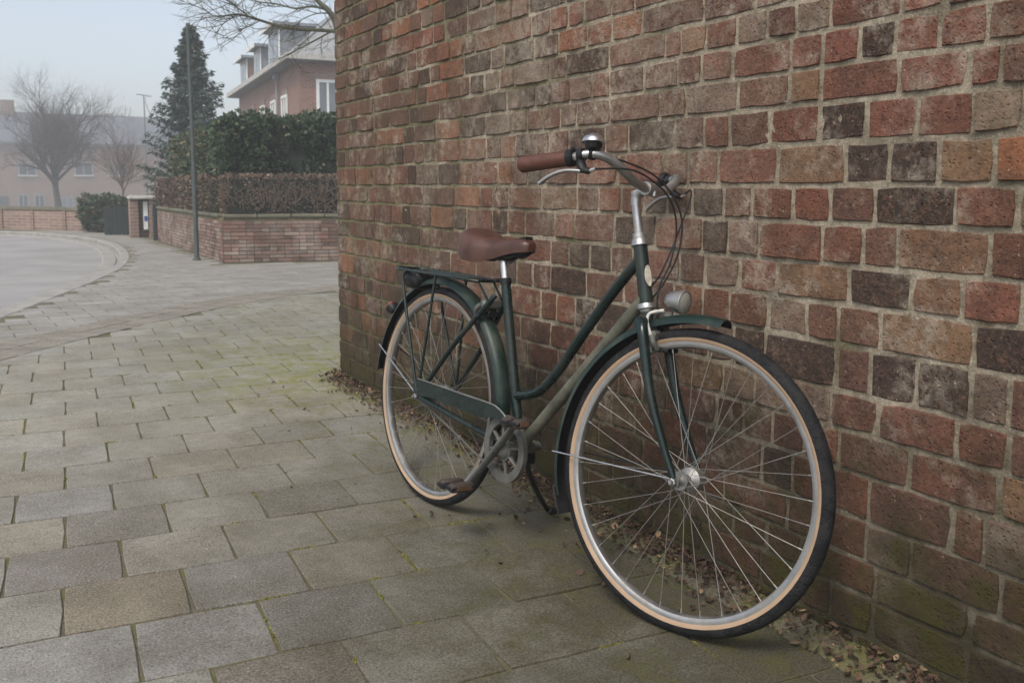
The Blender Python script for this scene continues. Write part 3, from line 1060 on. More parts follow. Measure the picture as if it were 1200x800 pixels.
rl = random.Random(5)
lit = MB()
for i in range(8000):
    y = rl.uniform(0.7, 4.75) if rl.random() < .8 else rl.gauss(1.9, 0.5)
    clump = 0.35 + 0.9 * max(0, noise.noise(Vector((y * 1.7, 2, 0))) + 0.35)
    if rl.random() > clump:
        continue
    x = WALL_X - abs(rl.gauss(0.0, 0.045)) - 0.004
    if rl.random() < 0.06:
        x -= rl.expovariate(6)
    z = 0.004 + max(0, 0.034 * (1 + (x - WALL_X) / 0.09)) + rl.random() * 0.008
    s = rl.choice((0.005, 0.007, 0.008, 0.010, 0.013, 0.017, 0.025)) * rl.uniform(0.7, 1.1)
    leaf(lit, (x, y, z), s, rl, (rl.random() ** 1.4, 1 if rl.random() < .10 else 0, 0), 0.55)
tag(lit.build('leaf_litter', M['litter'], smooth=False), 'brown dead leaves drifted along the foot of the brick wall', 'leaves', kind='stuff')

# moss cushions along some of the tile joints
mo = MB()
ico = [(math.cos(a) * c, math.sin(a) * c, s) for c, s in ((1, 0), (0.72, 0.62)) for a in [k * PI / 3 for k in range(6)]] + [(0, 0, 1)]
icf = [(i, (i + 1) % 6, 6 + (i + 1) % 6, 6 + i) for i in range(6)] + [(6 + i, 6 + (i + 1) % 6, 12) for i in range(6)]
for (x, y, c, s) in tiles:
    if s < 150 and not (y < 7 and s > 0):
        continue
    for edge in range(2):
        pr = 0.30 if edge else 0.34
        if x > -0.9:
            pr += 0.12
        if rl.random() > pr:
            continue
        n = rl.randrange(10, 46)
        a0, a1 = sorted((rl.random(), rl.random()))
        for k in range(n):
            t = a0 + (a1 - a0) * rl.random() - 0.5
            la, lb = (t * TS, -TS / 2) if edge == 0 else (-TS / 2, t * TS)
            la += rl.gauss(0, .0022); lb += rl.gauss(0, .0022)
            q = (x + la * ca - lb * sa, y + la * sa + lb * ca)
            if q[0] > WALL_X - 0.01:
                continue
            rr = rl.uniform(0.0022, 0.0055)
            col = (rl.random(), 1 if rl.random() < .25 else 0, 0)
            mo.add([(q[0] + p[0] * rr * rl.uniform(.8, 1.3), q[1] + p[1] * rr * rl.uniform(.8, 1.3), -0.006 + p[2] * rl.uniform(.005, .0095)) for p in ico], icf, col)
tag(mo.build('joint_moss', M['mossgreen']), 'yellow green moss growing in the joints between paving tiles', 'moss', kind='stuff')

# ------------------------------------------------------------------ the bicycle
RW, WB, HA = 0.348, 1.07277, 1.30354
LEAN, STEER, HEAD = 0.0952, 0.21594, 0.11208
bike = empty('bicycle', (0, 0, 0))
fw2 = Vector((math.sin(HEAD), -math.cos(HEAD), 0))
lf2 = Vector((math.cos(HEAD), math.sin(HEAD), 0))
BM = Matrix(((fw2.x, lf2.x, 0, -0.35648), (fw2.y, lf2.y, 0, 2.65758), (0, 0, 1, 0), (0, 0, 0, 1))) @ Matrix.Rotation(-LEAN, 4, 'X')
bike.matrix_world = BM
tag(bike, 'dark green city bicycle with brown saddle leaning beside the brick wall', 'bicycle')
sax = Vector((-math.cos(HA), 0, math.sin(HA)))
sor = Vector((WB, 0, RW)) - 0.06 * Vector((math.sin(HA), 0, math.cos(HA)))
SM = Matrix.Translation(sor) @ Matrix.Rotation(STEER, 4, sax) @ Matrix.Translation(-sor)


def bp(name, mb, mat, parent=None, steer=False, smooth=True, angle=0.7):
    return mb.build(name, M[mat], parent or bike, smooth, angle, SM if steer else None)


def V(u, v, z):
    return Vector((u, v, z))


BB = V(0.455, 0, 0.283)
bp('seat_tube', MB().tube([BB, V(.323, 0, .744)], .0145, 16), 'green')
bp('seat_collar', MB().tube([V(.325, 0, .735), V(.3215, 0, .750)], .0175, 16).tube([V(.305, .016, .741), V(.299, -.018, .741)], .005, 8), 'plastic')
bp('seat_post', MB().tube([V(.323, 0, .744), V(.303, 0, .822)], .0125, 16), 'chrome')
bp('top_tube', MB().tube(smooth_path([V(.866, 0, .838), V(.80, 0, .770), V(.732, 0, .692), V(.665, 0, .610), V(.610, 0, .540), V(.56, 0, .487), V(.51, 0, .449), V(.425, 0, .424)], 5), .0138, 16), 'green')
bp('down_tube', MB().tube([V(.902, 0, .752), BB], .0165, 16), 'dustygreen')
dd = (BB - V(.902, 0, .752)).normalized()
off = V(-.016, .014, .014)
bp('gear_cable', MB().tube([V(.902, 0, .752) + dd * .03 + off, V(.902, 0, .752) + dd * .52 + off], .0055, 8), 'dustygreen')
hb, ht = V(.9066, 0, .730), V(.8655, 0, .878)
bp('head_tube', MB().tube([hb, ht], .0172, 18), 'green')
hd = (ht - hb).normalized()
bp('upper_headset', MB().lathe(ht - hd * .004, hd, [(0, .0172), (0, .0215), (.007, .0215), (.010, .0195), (.016, .0195), (.018, .016), (.030, .016), (.032, .0125)], 20), 'silver')
bp('lower_headset', MB().lathe(hb + hd * .006, -hd, [(0, .0172), (0, .0215), (.006, .0235), (.012, .0235), (.014, .018), (.02, .0165)], 20), 'silver')
bp('head_badge', MB().prism([(.010 * math.cos(a), .026 * math.sin(a)) for a in [k * PI / 9 for k in range(18)]], .0172, .0196,
   lambda x, y, d: hb.lerp(ht, .47) + hd * y + V(0, 1, 0) * x + V(0, 1, 0).cross(hd) * (d - abs(x) * .3)), 'badge')
for s in (-1, 1):
    bp('seat_stay', MB().tube(smooth_path([V(.304, s * .018, .700), V(.285, s * .030, .670), V(.16, s * .055, .535), V(.0, s * .066, .356)], 5), .0082, 12), 'green')
    bp('chain_stay', MB().tube(smooth_path([V(.445, s * .022, .286), V(.36, s * .040, .297), V(.2, s * .056, .319), V(0, s * .066, .346)], 5), .0098, 12), 'green')
    bp('dropout', MB().box((0.0, s * .066, .350), (.045, .006, .036), None, None, .002), 'greysteel')
bp('stay_bridge', MB().tube([V(.262, -.036, .64), V(.262, .036, .64)], .006, 10).box((.262, 0, .645), (.02, .03, .03), None, None, .004), 'green')
bp('bottom_bracket', MB().tube([BB + V(0, -.036, 0), BB + V(0, .036, 0)], .0215, 20), 'dustygreen')


# wheels
def wheel(name, cx, hubdyn, steer):
    w = bpy.data.objects.new(name, None)
    COL.objects.link(w)
    w.parent = bike
    base = Matrix.Translation((cx, 0, RW))
    w.matrix_local = SM @ base if steer else base
    n = 112
    rc, rt_ = .3295, .0185
    # tread: outer part of the tyre with low blocks
    prof = []
    for k in range(13):
        a = math.radians(-104 + 208 * k / 12)
        prof.append((rt_ * math.sin(a), rc + rt_ * math.cos(a)))
    mb = MB().lathe((0, 0, 0), (0, 1, 0), prof, n)
    o = mb.build('tyre', TYRE, w)
    for s in (-1, 1):
        pr = []
        for k in range(6):
            a = math.radians(101 + 38 * k / 5)
            pr.append((s * (rt_ + .0004) * math.sin(a), rc + (rt_ + .0004) * math.cos(a)))
        MB().lathe((0, 0, 0), (0, 1, 0), pr if s < 0 else pr[::-1], n).build('sidewall', M['tan'], w)
    pr = [(-.0128, .3195), (-.0140, .3180), (-.0138, .3120), (-.0132, .3080), (-.0110, .3040), (-.004, .3015), (.004, .3015), (.0110, .3040), (.0132, .3080), (.0138, .3120), (.0140, .3180), (.0128, .3195)]
    MB().lathe((0, 0, 0), (0, 1, 0), pr[::-1], n).build('rim', M['silver'], w)
    # hub
    if hubdyn:
        pr = [(-.048, .006), (-.048, .011), (-.034, .011), (-.034, .021), (-.031, .022), (-.028, .021), (-.027, .013), (.0, .012), (.006, .02), (.012, .027), (.034, .028), (.037, .025), (.038, .011), (.048, .011), (.048, .006)]
    else:
        pr = [(-.052, .006), (-.052, .013), (-.036, .014), (-.036, .025), (-.032, .026), (-.029, .025), (-.027, .018), (.02, .018), (.027, .022), (.031, .034), (.036, .034), (.037, .022), (.055, .020), (.056, .006)]
    MB().lathe((0, 0, 0), (0, 1, 0), pr[::-1], 28).build('hub', M['silver' if hubdyn else 'greysteel'], w)
    sp = .060 if hubdyn else .078
    MB().tube([V(0, -sp - .014, 0), V(0, sp + .014, 0)], .0045, 10).lathe((0, -sp, 0), (0, -1, 0), [(0, .004), (0, .0095), (.007, .0095), (.009, .006)], 6).lathe((0, sp, 0), (0, 1, 0), [(0, .004), (0, .0095), (.007, .0095), (.009, .006)], 6).build('axle', M['silver'], w, False)
    # spokes, laced three cross
    ln = None
    for k in range(36):
        side = -1 if k % 2 == 0 else 1
        lead = 1 if (k // 2) % 2 == 0 else -1
        a_r = 2 * PI * (k + .5) / 36
        a_h = a_r + lead * math.radians(62)
        fr = .0205 if (side < 0 or not hubdyn) else .025
        p0 = V(fr * math.cos(a_h), side * .031 + lead * .0015, fr * math.sin(a_h))
        p1 = V(.3035 * math.cos(a_r), side * .003, .3035 * math.sin(a_r))
        d = p1 - p0
        L = d.length
        q = d.to_track_quat('Z', 'Y').to_matrix().to_4x4()
        o = put('spoke', SPOKE, w, Matrix.Translation(p0) @ q @ Matrix.Diagonal((1, 1, L, 1)))
    return w


def tyre_mat():
    m, nt, b = new_mat('tyre_tread')
    t = NT(nt)
    tc = t.n('ShaderNodeTexCoord')
    v = t.voro(150, vec=tc.outputs['Object'])
    n2 = t.noise(30, 5, vec=tc.outputs['Object'])
    c = t.mix(t.ramp(n2, 0.4, 0.7), (0.010, 0.0105, 0.012), (0.026, 0.026, 0.026))
    t.link(c, b.inputs['Base Color'])
    b.inputs['Roughness'].default_value = 0.78
    b.inputs['Specular IOR Level'].default_value = 0.15
    t.link(t.bump(t.ramp(v.outputs['Distance'], 0.15, 0.5), 0.6, 0.002), b.inputs['Normal'])
    return m


TYRE = tyre_mat()
SPOKE = MB().tube([(0, 0, 0), (0, 0, .96)], .00085, 6).tube([(0, 0, .96), (0, 0, 1)], .0019, 6).mesh('spoke', M['spoke'])
wheel('rear_wheel', 0.0, False, False)
wheel('front_wheel', WB, True, True)


def mudguard(name, cx, a0, a1, r, steer, mat, hw=.0275):
    mb = MB()
    n, m = 56, 9
    vs = []
    for i in range(n + 1):
        a = math.radians(a0 + (a1 - a0) * i / n)
        for lay in (0, 1):
            for k in range(m):
                t = -1 + 2 * k / (m - 1)
                rr = r - .020 * (1 - math.cos(t * 1.35)) / (1 - math.cos(1.35)) - lay * .0016
                w = hw * math.sin(t * 1.35) / math.sin(1.35)
                vs.append((cx + rr * math.cos(a), w, RW + rr * math.sin(a)))
    fs = []
    for i in range(n):
        b0, b1 = i * 2 * m, (i + 1) * 2 * m
        for k in range(m - 1):
            fs.append((b0 + k, b0 + k + 1, b1 + k + 1, b1 + k))
            fs.append((b0 + m + k, b1 + m + k, b1 + m + k + 1, b0 + m + k + 1))
        fs.append((b0, b1, b1 + m, b0 + m))
        fs.append((b0 + m - 1, b0 + 2 * m - 1, b1 + 2 * m - 1, b1 + m - 1))
    for b0 in (0, n * 2 * m):
        for k in range(m - 1):
            q = (b0 + k, b0 + m + k, b0 + m + k + 1, b0 + k + 1)
            fs.append(q if b0 == 0 else q[::-1])
    mb.add(vs, fs)
    o = bp(name, mb, mat, None, steer)
    o.data.materials.append(M['plastic'])
    inner = set(range(m, 2 * m))
    for p in o.data.polygons:
        if all((v % (2 * m)) >= m for v in p.vertices):
            p.material_index = 1
    return o


mudguard('rear_mudguard', 0.0, 1, 176, .379, False, 'fendergreen')
mudguard('front_mudguard', WB, 82, 199, .380, True, 'fendergreen')
for s in (-1, 1):
    bp('mudguard_stay', MB().tube([V(WB + .002, s * .052, RW + .004), V(.700, s * .031, .336)], .0022, 8), 'chrome' if s < 0 else 'plastic', None, True)  # far stay coloured black in place of a dimmer gleam
    bp('mudguard_stay', MB().tube([V(-.005, s * .074, RW + .004), V(-.355, s * .029, .465)], .0022, 8), 'chrome' if s < 0 else 'plastic')  # black on the far side again, the dimness put into the colour
bp('mud_flap', MB().box((0, 0, 0), (.004, .052, .07), None, None, .001), 'black', None, True).data.transform(Matrix.Identity(4))
o = bpy.data.objects['mud_flap']
o.data.transform((SM).inverted())
o.data.transform(SM @ Matrix.Translation((WB - .372 * math.cos(math.radians(20.5)), 0, RW - .378 * math.sin(math.radians(20.5)))) @ Matrix.Rotation(math.radians(-24), 4, 'Y'))

# fork
for s in (-1, 1):
    pth = smooth_path([V(.918, s * .018, .695), V(.926, s * .040, .690), V(.938, s * .051, .668), V(.955, s * .054, .615), V(.974, s * .056, .555), V(.994, s * .057, .505), V(1.018, s * .057, .455), V(1.045, s * .057, .402), V(1.071, s * .057, .356)], 4)
    n = len(pth)
    bp('fork_blade', MB().tube(pth, [.0145 - .0065 * (i / (n - 1)) ** 1.2 for i in range(n)], 14), 'green', None, True)
    bp('fork_end', MB().box((1.0725, s * .055, .351), (.028, .006, .030), None, None, .002), 'greysteel', None, True)
bp('fork_crown', MB().tube([V(.9235, 0, .678), V(.9085, 0, .728)], [.0165, .0155], 16).tube([V(.920, -.044, .690), V(.920, .044, .690)], .0155, 14), 'green', None, True)
# front brake under the crown
bp('brake_caliper', MB().box((.952, 0, .664), (.020, .072, .024), None, None, .005).tube(smooth_path([V(.955, -.036, .664), V(.962, -.040, .650), V(.966, -.026, .634)], 4), .007, 8)
   .tube(smooth_path([V(.955, .036, .664), V(.962, .040, .650), V(.966, .026, .634)], 4), .007, 8).tube([V(.935, 0, .680), V(.975, 0, .660)], .006, 10), 'greysteel', None, True)
for s in (-1, 1):
    bp('brake_pad', MB().box((.972, s * .021, .634), (.045, .010, .012), None, None, .003), 'plastic', None, True)
bp('rear_brake', MB().box((.262, 0, .668), (.022, .072, .026), None, None, .005).tube(smooth_path([V(.256, -.036, .668), V(.243, -.042, .650), V(.228, -.026, .622)], 4), .007, 8)
   .tube(smooth_path([V(.256, .036, .668), V(.243, .042, .650), V(.228, .026, .622)], 4), .007, 8).box((.224, -.022, .616), (.040, .010, .014), None, None, .003).box((.224, .022, .616), (.040, .010, .014), None, None, .003), 'greysteel')

# stem and handlebar
bp('stem', MB().tube([ht - hd * .01, V(.8395, 0, .973)], .0113, 16).tube(smooth_path([V(.8395, 0, .970), V(.8375, 0, .990), V(.845, 0, 1.003), V(.862, 0, 1.009), V(.874, 0, 1.012)], 4), [.0125] * 17, 16)
   .lathe(V(.8375, 0, .996), (-.28, 0, .96), [(0, .013), (.010, .0125), (.013, .009), (.0135, .001)], 14).tube([V(.875, -.021, 1.012), V(.875, .021, 1.012)], .0168, 18).tube([V(.889, 0, .996), V(.889, 0, 1.008)], .006, 8), 'silver', None, True)
HBAR = [V(.875, 0, 1.012), V(.8765, .035, 1.0135), V(.874, .075, 1.023), V(.865, .118, 1.045), V(.850, .152, 1.061), V(.830, .178, 1.066), V(.803, .192, 1.061), V(.776, .198, 1.053), V(.700, .205, 1.0425), V(.645, .209, 1.035)]
LBAR = HBAR[:7] + [V(.782, .197, 1.062), V(.755, .197, 1.064), V(.728, .197, 1.066)]
full = [V(p.x, -p.y, p.z) for p in HBAR[:0:-1]] + LBAR
bp('handlebar', MB().tube(smooth_path(full, 6), .0112, 16), 'silver', None, True)
for s in (-1, 1):
    a, b = (V(.776, -.198, 1.053), V(.639, -.2095, 1.034)) if s < 0 else (V(.780, .197, 1.062), V(.722, .197, 1.066))
    d = (b - a).normalized()
    L = (b - a).length
    bp('grip', MB().lathe(a, d, [(0, .0112), (0, .0180), (.004, .0188), (L * .3, .0190), (L * .7, .0196), (L - .010, .0203), (L - .002, .0208), (L + .003, .0185), (L + .004, .001)], 24), 'grip', None, True)
    bp('grip_collar', MB().lathe(a - d * .002, -d, [(-.006, .0112), (-.006, .0212), (.008, .0212), (.010, .0190), (.010, .0112)], 20).box(a - d * .004 + V(0, 0, .020), (.008, .006, .008)), 'plastic', None, True)
    # brake lever: clamp, body and blade
    cpt = V(.803, s * .192, 1.061)
    body = MB()
    body.tube([cpt - d * .007, cpt + d * .007], .0152, 16)
    body.tube(smooth_path([cpt + V(0, 0, -.012), V(.808, s * .197, 1.040), V(.820, s * .200, 1.027), V(.838, s * .200, 1.0225)], 4), [.010, .0105, .011, .0115, .012, .012, .012, .0115, .011, .010, .0095, .009, .008], 12, sy=.8)
    bp('lever_bracket', body, 'plastic', None, True)
    bp('brake_lever', MB().tube(smooth_path([V(.816, s * .203, 1.022), V(.785, s * .212, 1.0215), V(.760, s * .219, 1.015), V(.735, s * .226, 1.001), V(.717, s * .230, .986)], 5), .0066, 12, sy=.75), 'silver', None, True)
    bp('cable_adjuster', MB().tube([V(.838, s * .200, 1.0235), V(.853, s * .198, 1.0285)], .0042, 8), 'chrome', None, True)
# bell
bc = V(.826, -.181, 1.079)
ax = V(-.10, .05, 1).normalized()
bell = bp('bell', MB().lathe(bc + ax * .012, ax, [(0, .0262), (.001, .0275), (.005, .0270), (.012, .0240), (.018, .0176), (.0215, .010), (.0226, .001)], 28), 'chrome', None, True)
bp('bell_base', MB().lathe(bc - ax * .006, ax, [(0, .010), (.004, .018), (.010, .0200), (.017, .0215), (.018, .001)], 24).tube([bc - d * .006 - V(0, 0, .014), bc + d * .006 - V(0, 0, .014)], .0138, 16), 'plastic', bell, True)
# cables
cab = [
    [V(.853, -.198, 1.0285), V(.898, -.12, 1.040), V(.926, -.05, 1.018), V(.941, .0, .980), V(.944, .03, .920), V(.938, .03, .840), V(.920, .022, .775), V(.93, .02, .71), V(.957, .020, .668)],
    [V(.850, .198, 1.0285), V(.885, .17, 1.035), V(.915, .12, 1.00), V(.925, .075, .93), V(.920, .05, .86), V(.905, .035, .80), V(.880, .025, .765)],
    [V(.838, -.172, 1.066), V(.872, -.12, 1.060), V(.911, -.05, 1.041), V(.935, .01, 1.000), V(.945, .05, .94), V(.940, .055, .86), V(.92, .04, .79), V(.900, .030, .750)],
]
for c in cab:
    bp('brake_cable', MB().tube(smooth_path(c, 8), .0024, 8), 'cable', None, True)

# lamp
lc = V(.968, 0, .752)
la = V(1, -.04, -.03).normalized()
lamp = bp('headlamp', MB().lathe(lc, la, [(-.012, .001), (-.011, .008), (-.006, .0145), (.004, .0205), (.018, .0250), (.034, .0272), (.040, .0280), (.0425, .0284), (.0440, .0272), (.0440, .0255)], 28), 'silver', None, True)
bp('lamp_glass', MB().lathe(lc, la, [(.0425, .0258), (.0455, .018), (.0475, .010), (.048, .001)], 28), 'lens', lamp, True)
bp('lamp_bracket', MB().tube(smooth_path([V(.925, 0, .690), V(.938, 0, .714), V(.955, 0, .716), V(.975, 0, .714), V(.978, 0, .726)], 5), .0042, 8), 'greysteel', lamp, True)
bp('lamp_wire', MB().tube(smooth_path([V(.962, -.008, .726), V(.945, -.012, .722), V(.930, -.020, .714), V(.932, -.030, .698), V(.945, -.036, .676), V(.955, -.038, .660), V(.958, -.036, .648)], 6), .0038, 8), 'whitecord', None, True)

# saddle
SU = [(.136, .026, .862, .034), (.140, .050, .877, .058), (.151, .067, .890, .078), (.174, .077, .895, .091), (.202, .080, .889, .094), (.232, .075, .877, .088), (.262, .063, .866, .076), (.296, .049, .862, .061),
      (.332, .039, .864, .051), (.370, .034, .870, .047), (.402, .031, .872, .043), (.425, .025, .868, .037), (.437, .012, .858, .023)]
mb = MB()
m = 17
vs = []
for u, w, zt_, sk in SU:
    for k in range(m):
        t = -1 + 2 * k / (m - 1)
        a = t * 1.75
        x = w * math.copysign(abs(math.sin(min(abs(a), PI / 2))) ** .9, a)
        drop = sk * (1 - math.cos(min(abs(a), PI / 2)) ** .75) * .62
        if abs(a) > PI / 2:
            drop += (abs(a) - PI / 2) / .18 * sk * .38
            x *= 1 - .06 * (abs(a) - PI / 2) / .18
        vs.append(V(u, x, zt_ - drop))
fs = []
for i in range(len(SU) - 1):
    for k in range(m - 1):
        fs.append((i * m + k, i * m + k + 1, (i + 1) * m + k + 1, (i + 1) * m + k))
fs.append(tuple(range(m - 1, -1, -1)))
fs.append(tuple((len(SU) - 1) * m + k for k in range(m)))
mb.add(vs, fs)
saddle = bp('saddle', mb, 'leather')
sm = saddle.modifiers.new('smooth', 'SUBSURF')
sm.levels = sm.render_levels = 1
bp('saddle_base', MB().prism([(.165, -.05), (.20, -.072), (.24, -.066), (.30, -.042), (.42, -.016), (.42, .016), (.30, .042), (.24, .066), (.20, .072), (.165, .05)], .800, .846, lambda x, y, d: V(x, y * (.80 - max(0, .835 - d) * 6), d + (.030 if x > .35 else 0))), 'plastic', saddle)
bp('saddle_clamp', MB().box((.306, 0, .816), (.056, .050, .026), None, None, .006).box((.34, 0, .825), (.05, .03, .03), None, None, .008), 'plastic', saddle)
for s in (-1, 1):
    bp('saddle_rail', MB().tube(smooth_path([V(.43, s * .010, .838), V(.38, s * .020, .818), V(.31, s * .022, .812), V(.23, s * .032, .808), V(.178, s * .042, .806)], 4), .004, 8), 'plastic', saddle)
    helix = [V(.176 + .012 * math.cos(a), s * .044 + .012 * math.sin(a), .798 + .034 * a / (8 * PI)) for a in [k * PI / 6 for k in range(49)]]
    bp('saddle_spring', MB().tube(helix, .0028, 6).lathe(V(.176, s * .044, .794), (0, 0, 1), [(0, .001), (0, .017), (.006, .017), (.006, .001)], 16), 'plastic', saddle)

# rack
rack = bpy.data.objects.new('rear_rack', None)
COL.objects.link(rack)
rack.parent = bike
for s in (-1, 1):
    bp('rack_rail', MB().tube(smooth_path([V(.226, s * .030, .733), V(.19, s * .052, .736), V(.08, s * .058, .7375), V(-.16, s * .058, .738), V(-.215, s * .056, .739), V(-.238, s * .035, .741), V(-.240, 0, .741)], 4), .0054, 10), 'green', rack)
    bp('rack_leg', MB().tube(smooth_path([V(-.15, s * .060, .736), V(-.158, s * .066, .720), V(-.150, s * .068, .690), V(-.09, s * .071, .55), V(-.006, s * .074, .362)], 4), .0052, 10), 'green', rack)
    bp('rack_leg', MB().tube([V(.03, s * .058, .735), V(.0, s * .072, .362)], .0045, 10), 'green', rack)
    bp('rack_strut', MB().tube([V(.224, s * .028, .732), V(.292, s * .026, .668)], .0035, 8), 'green', rack)
for y in (-.030, -.010, .010, .030):
    bp('rack_slat', MB().box((-.006, y, .7365), (.452, .011, .005), None, None, .001), 'green', rack)
for u in (-.15, .03, .19):
    bp('rack_crossbar', MB().tube([V(u, -.058, .732), V(u, .058, .732)], .0042, 8), 'green', rack)
tail = bp('tail_lamp', MB().box((-.158, 0, .709), (.112, .112, .072), None, None, .024), 'plastic', rack)
sm = tail.modifiers.new('round', 'SUBSURF')
sm.levels = sm.render_levels = 2
refl = bp('rear_reflector', MB().lathe(V(-.322, 0, .590), V(-.85, 0, .52), [(-.010, .012), (.004, .022), (.014, .024), (.014, .001)], 20), 'plastic')
bp('reflector_glass', MB().lathe(V(-.322, 0, .590), V(-.85, 0, .52), [(.0142, .0235), (.020, .021), (.022, .001)], 20), 'red', refl)

# drive train
cc = V(.452, -.046, .282)
ring = MB()
n = 72


def annulus(mb, c, r0, r1, v0, v1, n=72, teeth=0):
    vs = []
    for k in range(n):
        a = 2 * PI * k / n
        ro = r1
        for r, v in ((r0, v0), (ro, v0), (ro, v1), (r0, v1)):
            vs.append(c + V(r * math.cos(a), v, r * math.sin(a)))
    fs = []
    for k in range(n):
        j = (k + 1) % n
        for e in range(4):
            f = (e + 1) % 4
            fs.append((k * 4 + e, j * 4 + e, j * 4 + f, k * 4 + f))
    mb.add(vs, fs)


annulus(ring, cc, .070, .094, -.010, .004)
annulus(ring, cc, .022, .034, -.012, .006)
chainring = bp('chainring', ring, 'greysteel', None, False, True, .6)
for k in range(8):
    a = 2 * PI * k / 8 + .2
    dr = V(math.cos(a), 0, math.sin(a))
    bp('chainring_spoke', MB().tube([cc + dr * .028 + V(0, -.004, 0), cc + dr * .074 + V(0, -.003, 0)], [.0085, .0055], 10, sy=.6), 'greysteel', chainring)
bp('chainring_hub', MB().lathe(cc, (0, -1, 0), [(.000, .033), (.012, .030), (.022, .022), (.028, .014), (.029, .001)], 24), 'greysteel', chainring)
lo, hi = V(.346, -.083, .166), V(.536, -.083, .374)
mid = V(.446, -.080, .276)
crank = bp('crank', MB().tube(smooth_path([lo, lo.lerp(mid, .5), mid, mid.lerp(hi, .5), hi], 4), [.0125, .0125, .0125, .0128, .0130, .0133, .0138, .0144, .015, .0148, .0144, .014, .0135, .013, .0125, .0125, .0125], 14, sy=.62), 'greysteel')
bp('crank_bolt', MB().lathe(mid + V(0, -.006, 0), (0, -1, 0), [(0, .0085), (.004, .0085), (.004, .001)], 16), 'plastic', crank)
bp('crank_axle', MB().tube([mid, BB + V(0, .07, 0)], .010, 14).lathe(BB + V(0, .036, 0), (0, 1, 0), [(0, .02), (.008, .021), (.010, .014), (.03, .013), (.032, .001)], 18), 'greysteel', crank)


def pedal(c, tilt, bw):
    r3 = Matrix.Rotation(tilt, 3, 'Y')
    p = bp('pedal', MB().box(c, (.082, bw, .012), r3, None, .003).tube([c + V(0, bw / 2 + .012, 0), c - V(0, bw / 2, 0)], .006, 10), 'plastic')
    for s in (-1, 1):
        bp('pedal_rubber', MB().box(c + r3 @ V(s * .026, 0, 0), (.028, bw - .004, .026), r3, None, .006), 'pedal', p)
        bp('pedal_reflector', MB().box(c + r3 @ V(s * .0425, 0, 0), (.003, bw * .6, .012), r3), 'amber', p)
    return p


pedal(lo + V(.012, -.058, -.004), -.05, .080)
pedal(hi + V(.040, -.034, .010), -.10, .046)
# chain guard
top = [(-.03, .372), (-.022, .394), (.0, .404), (.10, .404), (.25, .402), (.40, .401), (.44, .395), (.475, .380), (.500, .358)]
bot = [(.478, .346), (.455, .366), (.425, .366), (.36, .352), (.25, .353), (.10, .358), (.0, .352), (-.02, .356)]
guard = bp('chain_guard', MB().prism(top + bot, -.076, -.070, lambda x, y, d: V(x, d, y)), 'green', None, False, True, .5)
bp('guard_trim', MB().tube(smooth_path([V(x, -.0765, z) for x, z in top[2:]], 4), .0022, 6), 'silver', guard)
for z0, z1 in ((.346 - .020, .282 - .088), (.346 + .030, .282 + .088)):
    bp('chain_run', MB().tube([V(.0, -.046, z0), V(.44, -.046, z1)], .0042, 6, sy=.7), 'greysteel')
bp('sprocket', MB().lathe(V(0, -.046, .348), (0, 1, 0), [(-.002, .02), (-.002, .034), (.002, .034), (.002, .02)], 36), 'greysteel')
# kickstand
foot = V(.317, .249, .030)
stand = bp('kickstand', MB().tube(smooth_path([V(.452, .030, .252), V(.448, .038, .225), V(.415, .088, .165), V(.365, .168, .090), V(.330, .228, .040)], 5), [.011, .0105, .010, .010, .010, .009, .0085, .0085, .008, .008, .008, .0075, .0075, .0075, .0075, .0075, .0075, .0075, .0075, .0075, .0075], 12)
           .box((.452, .025, .250), (.04, .05, .03), None, None, .006), 'plastic')
bp('stand_foot', MB().tube([V(.338, .222, .046), V(.318, .256, .0315), V(.314, .272, .0325)], [.010, .013, .011], 12), 'black', stand)

# ------------------------------------------------------------------ garden corner across the alley
G0 = Vector((1.235, 12.72))                     # corner of the low wall
GF = Vector((1.49, -0.28)).normalized()         # along the front face, to the right
GS = Vector((0.018, 1.0)).normalized()          # along the side face, away
GH = 0.60
LF, LS = 4.2, 6.5
gw = empty('garden_wall', (G0.x, G0.y, 0))
tag(gw, 'low red brick garden wall with mossy coping under the clipped brown hedge', 'wall')
rgw = random.Random(3)


def face_bricks(mb, o, d, L, H, sx=0.20, sz=0.051, n_out=None):
    up_ = Vector((0, 0, 1))
    out = Vector((d.y, -d.x, 0)) if n_out is None else n_out
    row = 0
    z = 0.0
    while z + sz < H + 0.01:
        x = -sx * 0.5 * (row % 2)
        while x < L - 0.03:
            w = sx if rgw.random() < .6 else sx * .5
            x0, x1 = max(0, x), min(L, x + w)
            if x1 - x0 > .03:
                k = rgw.uniform(.75, 1.25)
                base = rgw.choice(((.19, .105, .08), (.155, .09, .073), (.22, .135, .105), (.12, .078, .066), (.25, .195, .155)))
                c = tuple(v * k for v in base)
                p = Vector((o.x, o.y, 0)) + Vector((d.x, d.y, 0)) * ((x0 + x1) / 2) + up_ * (z + sz / 2)
                M3 = Matrix((Vector((d.x, d.y, 0)), out, up_)).transposed()
                mb.box(p + out * rgw.uniform(.001, .005), (x1 - x0 - .009, .012, sz - .009), M3, c)
            x += w
        z += sz
        row += 1


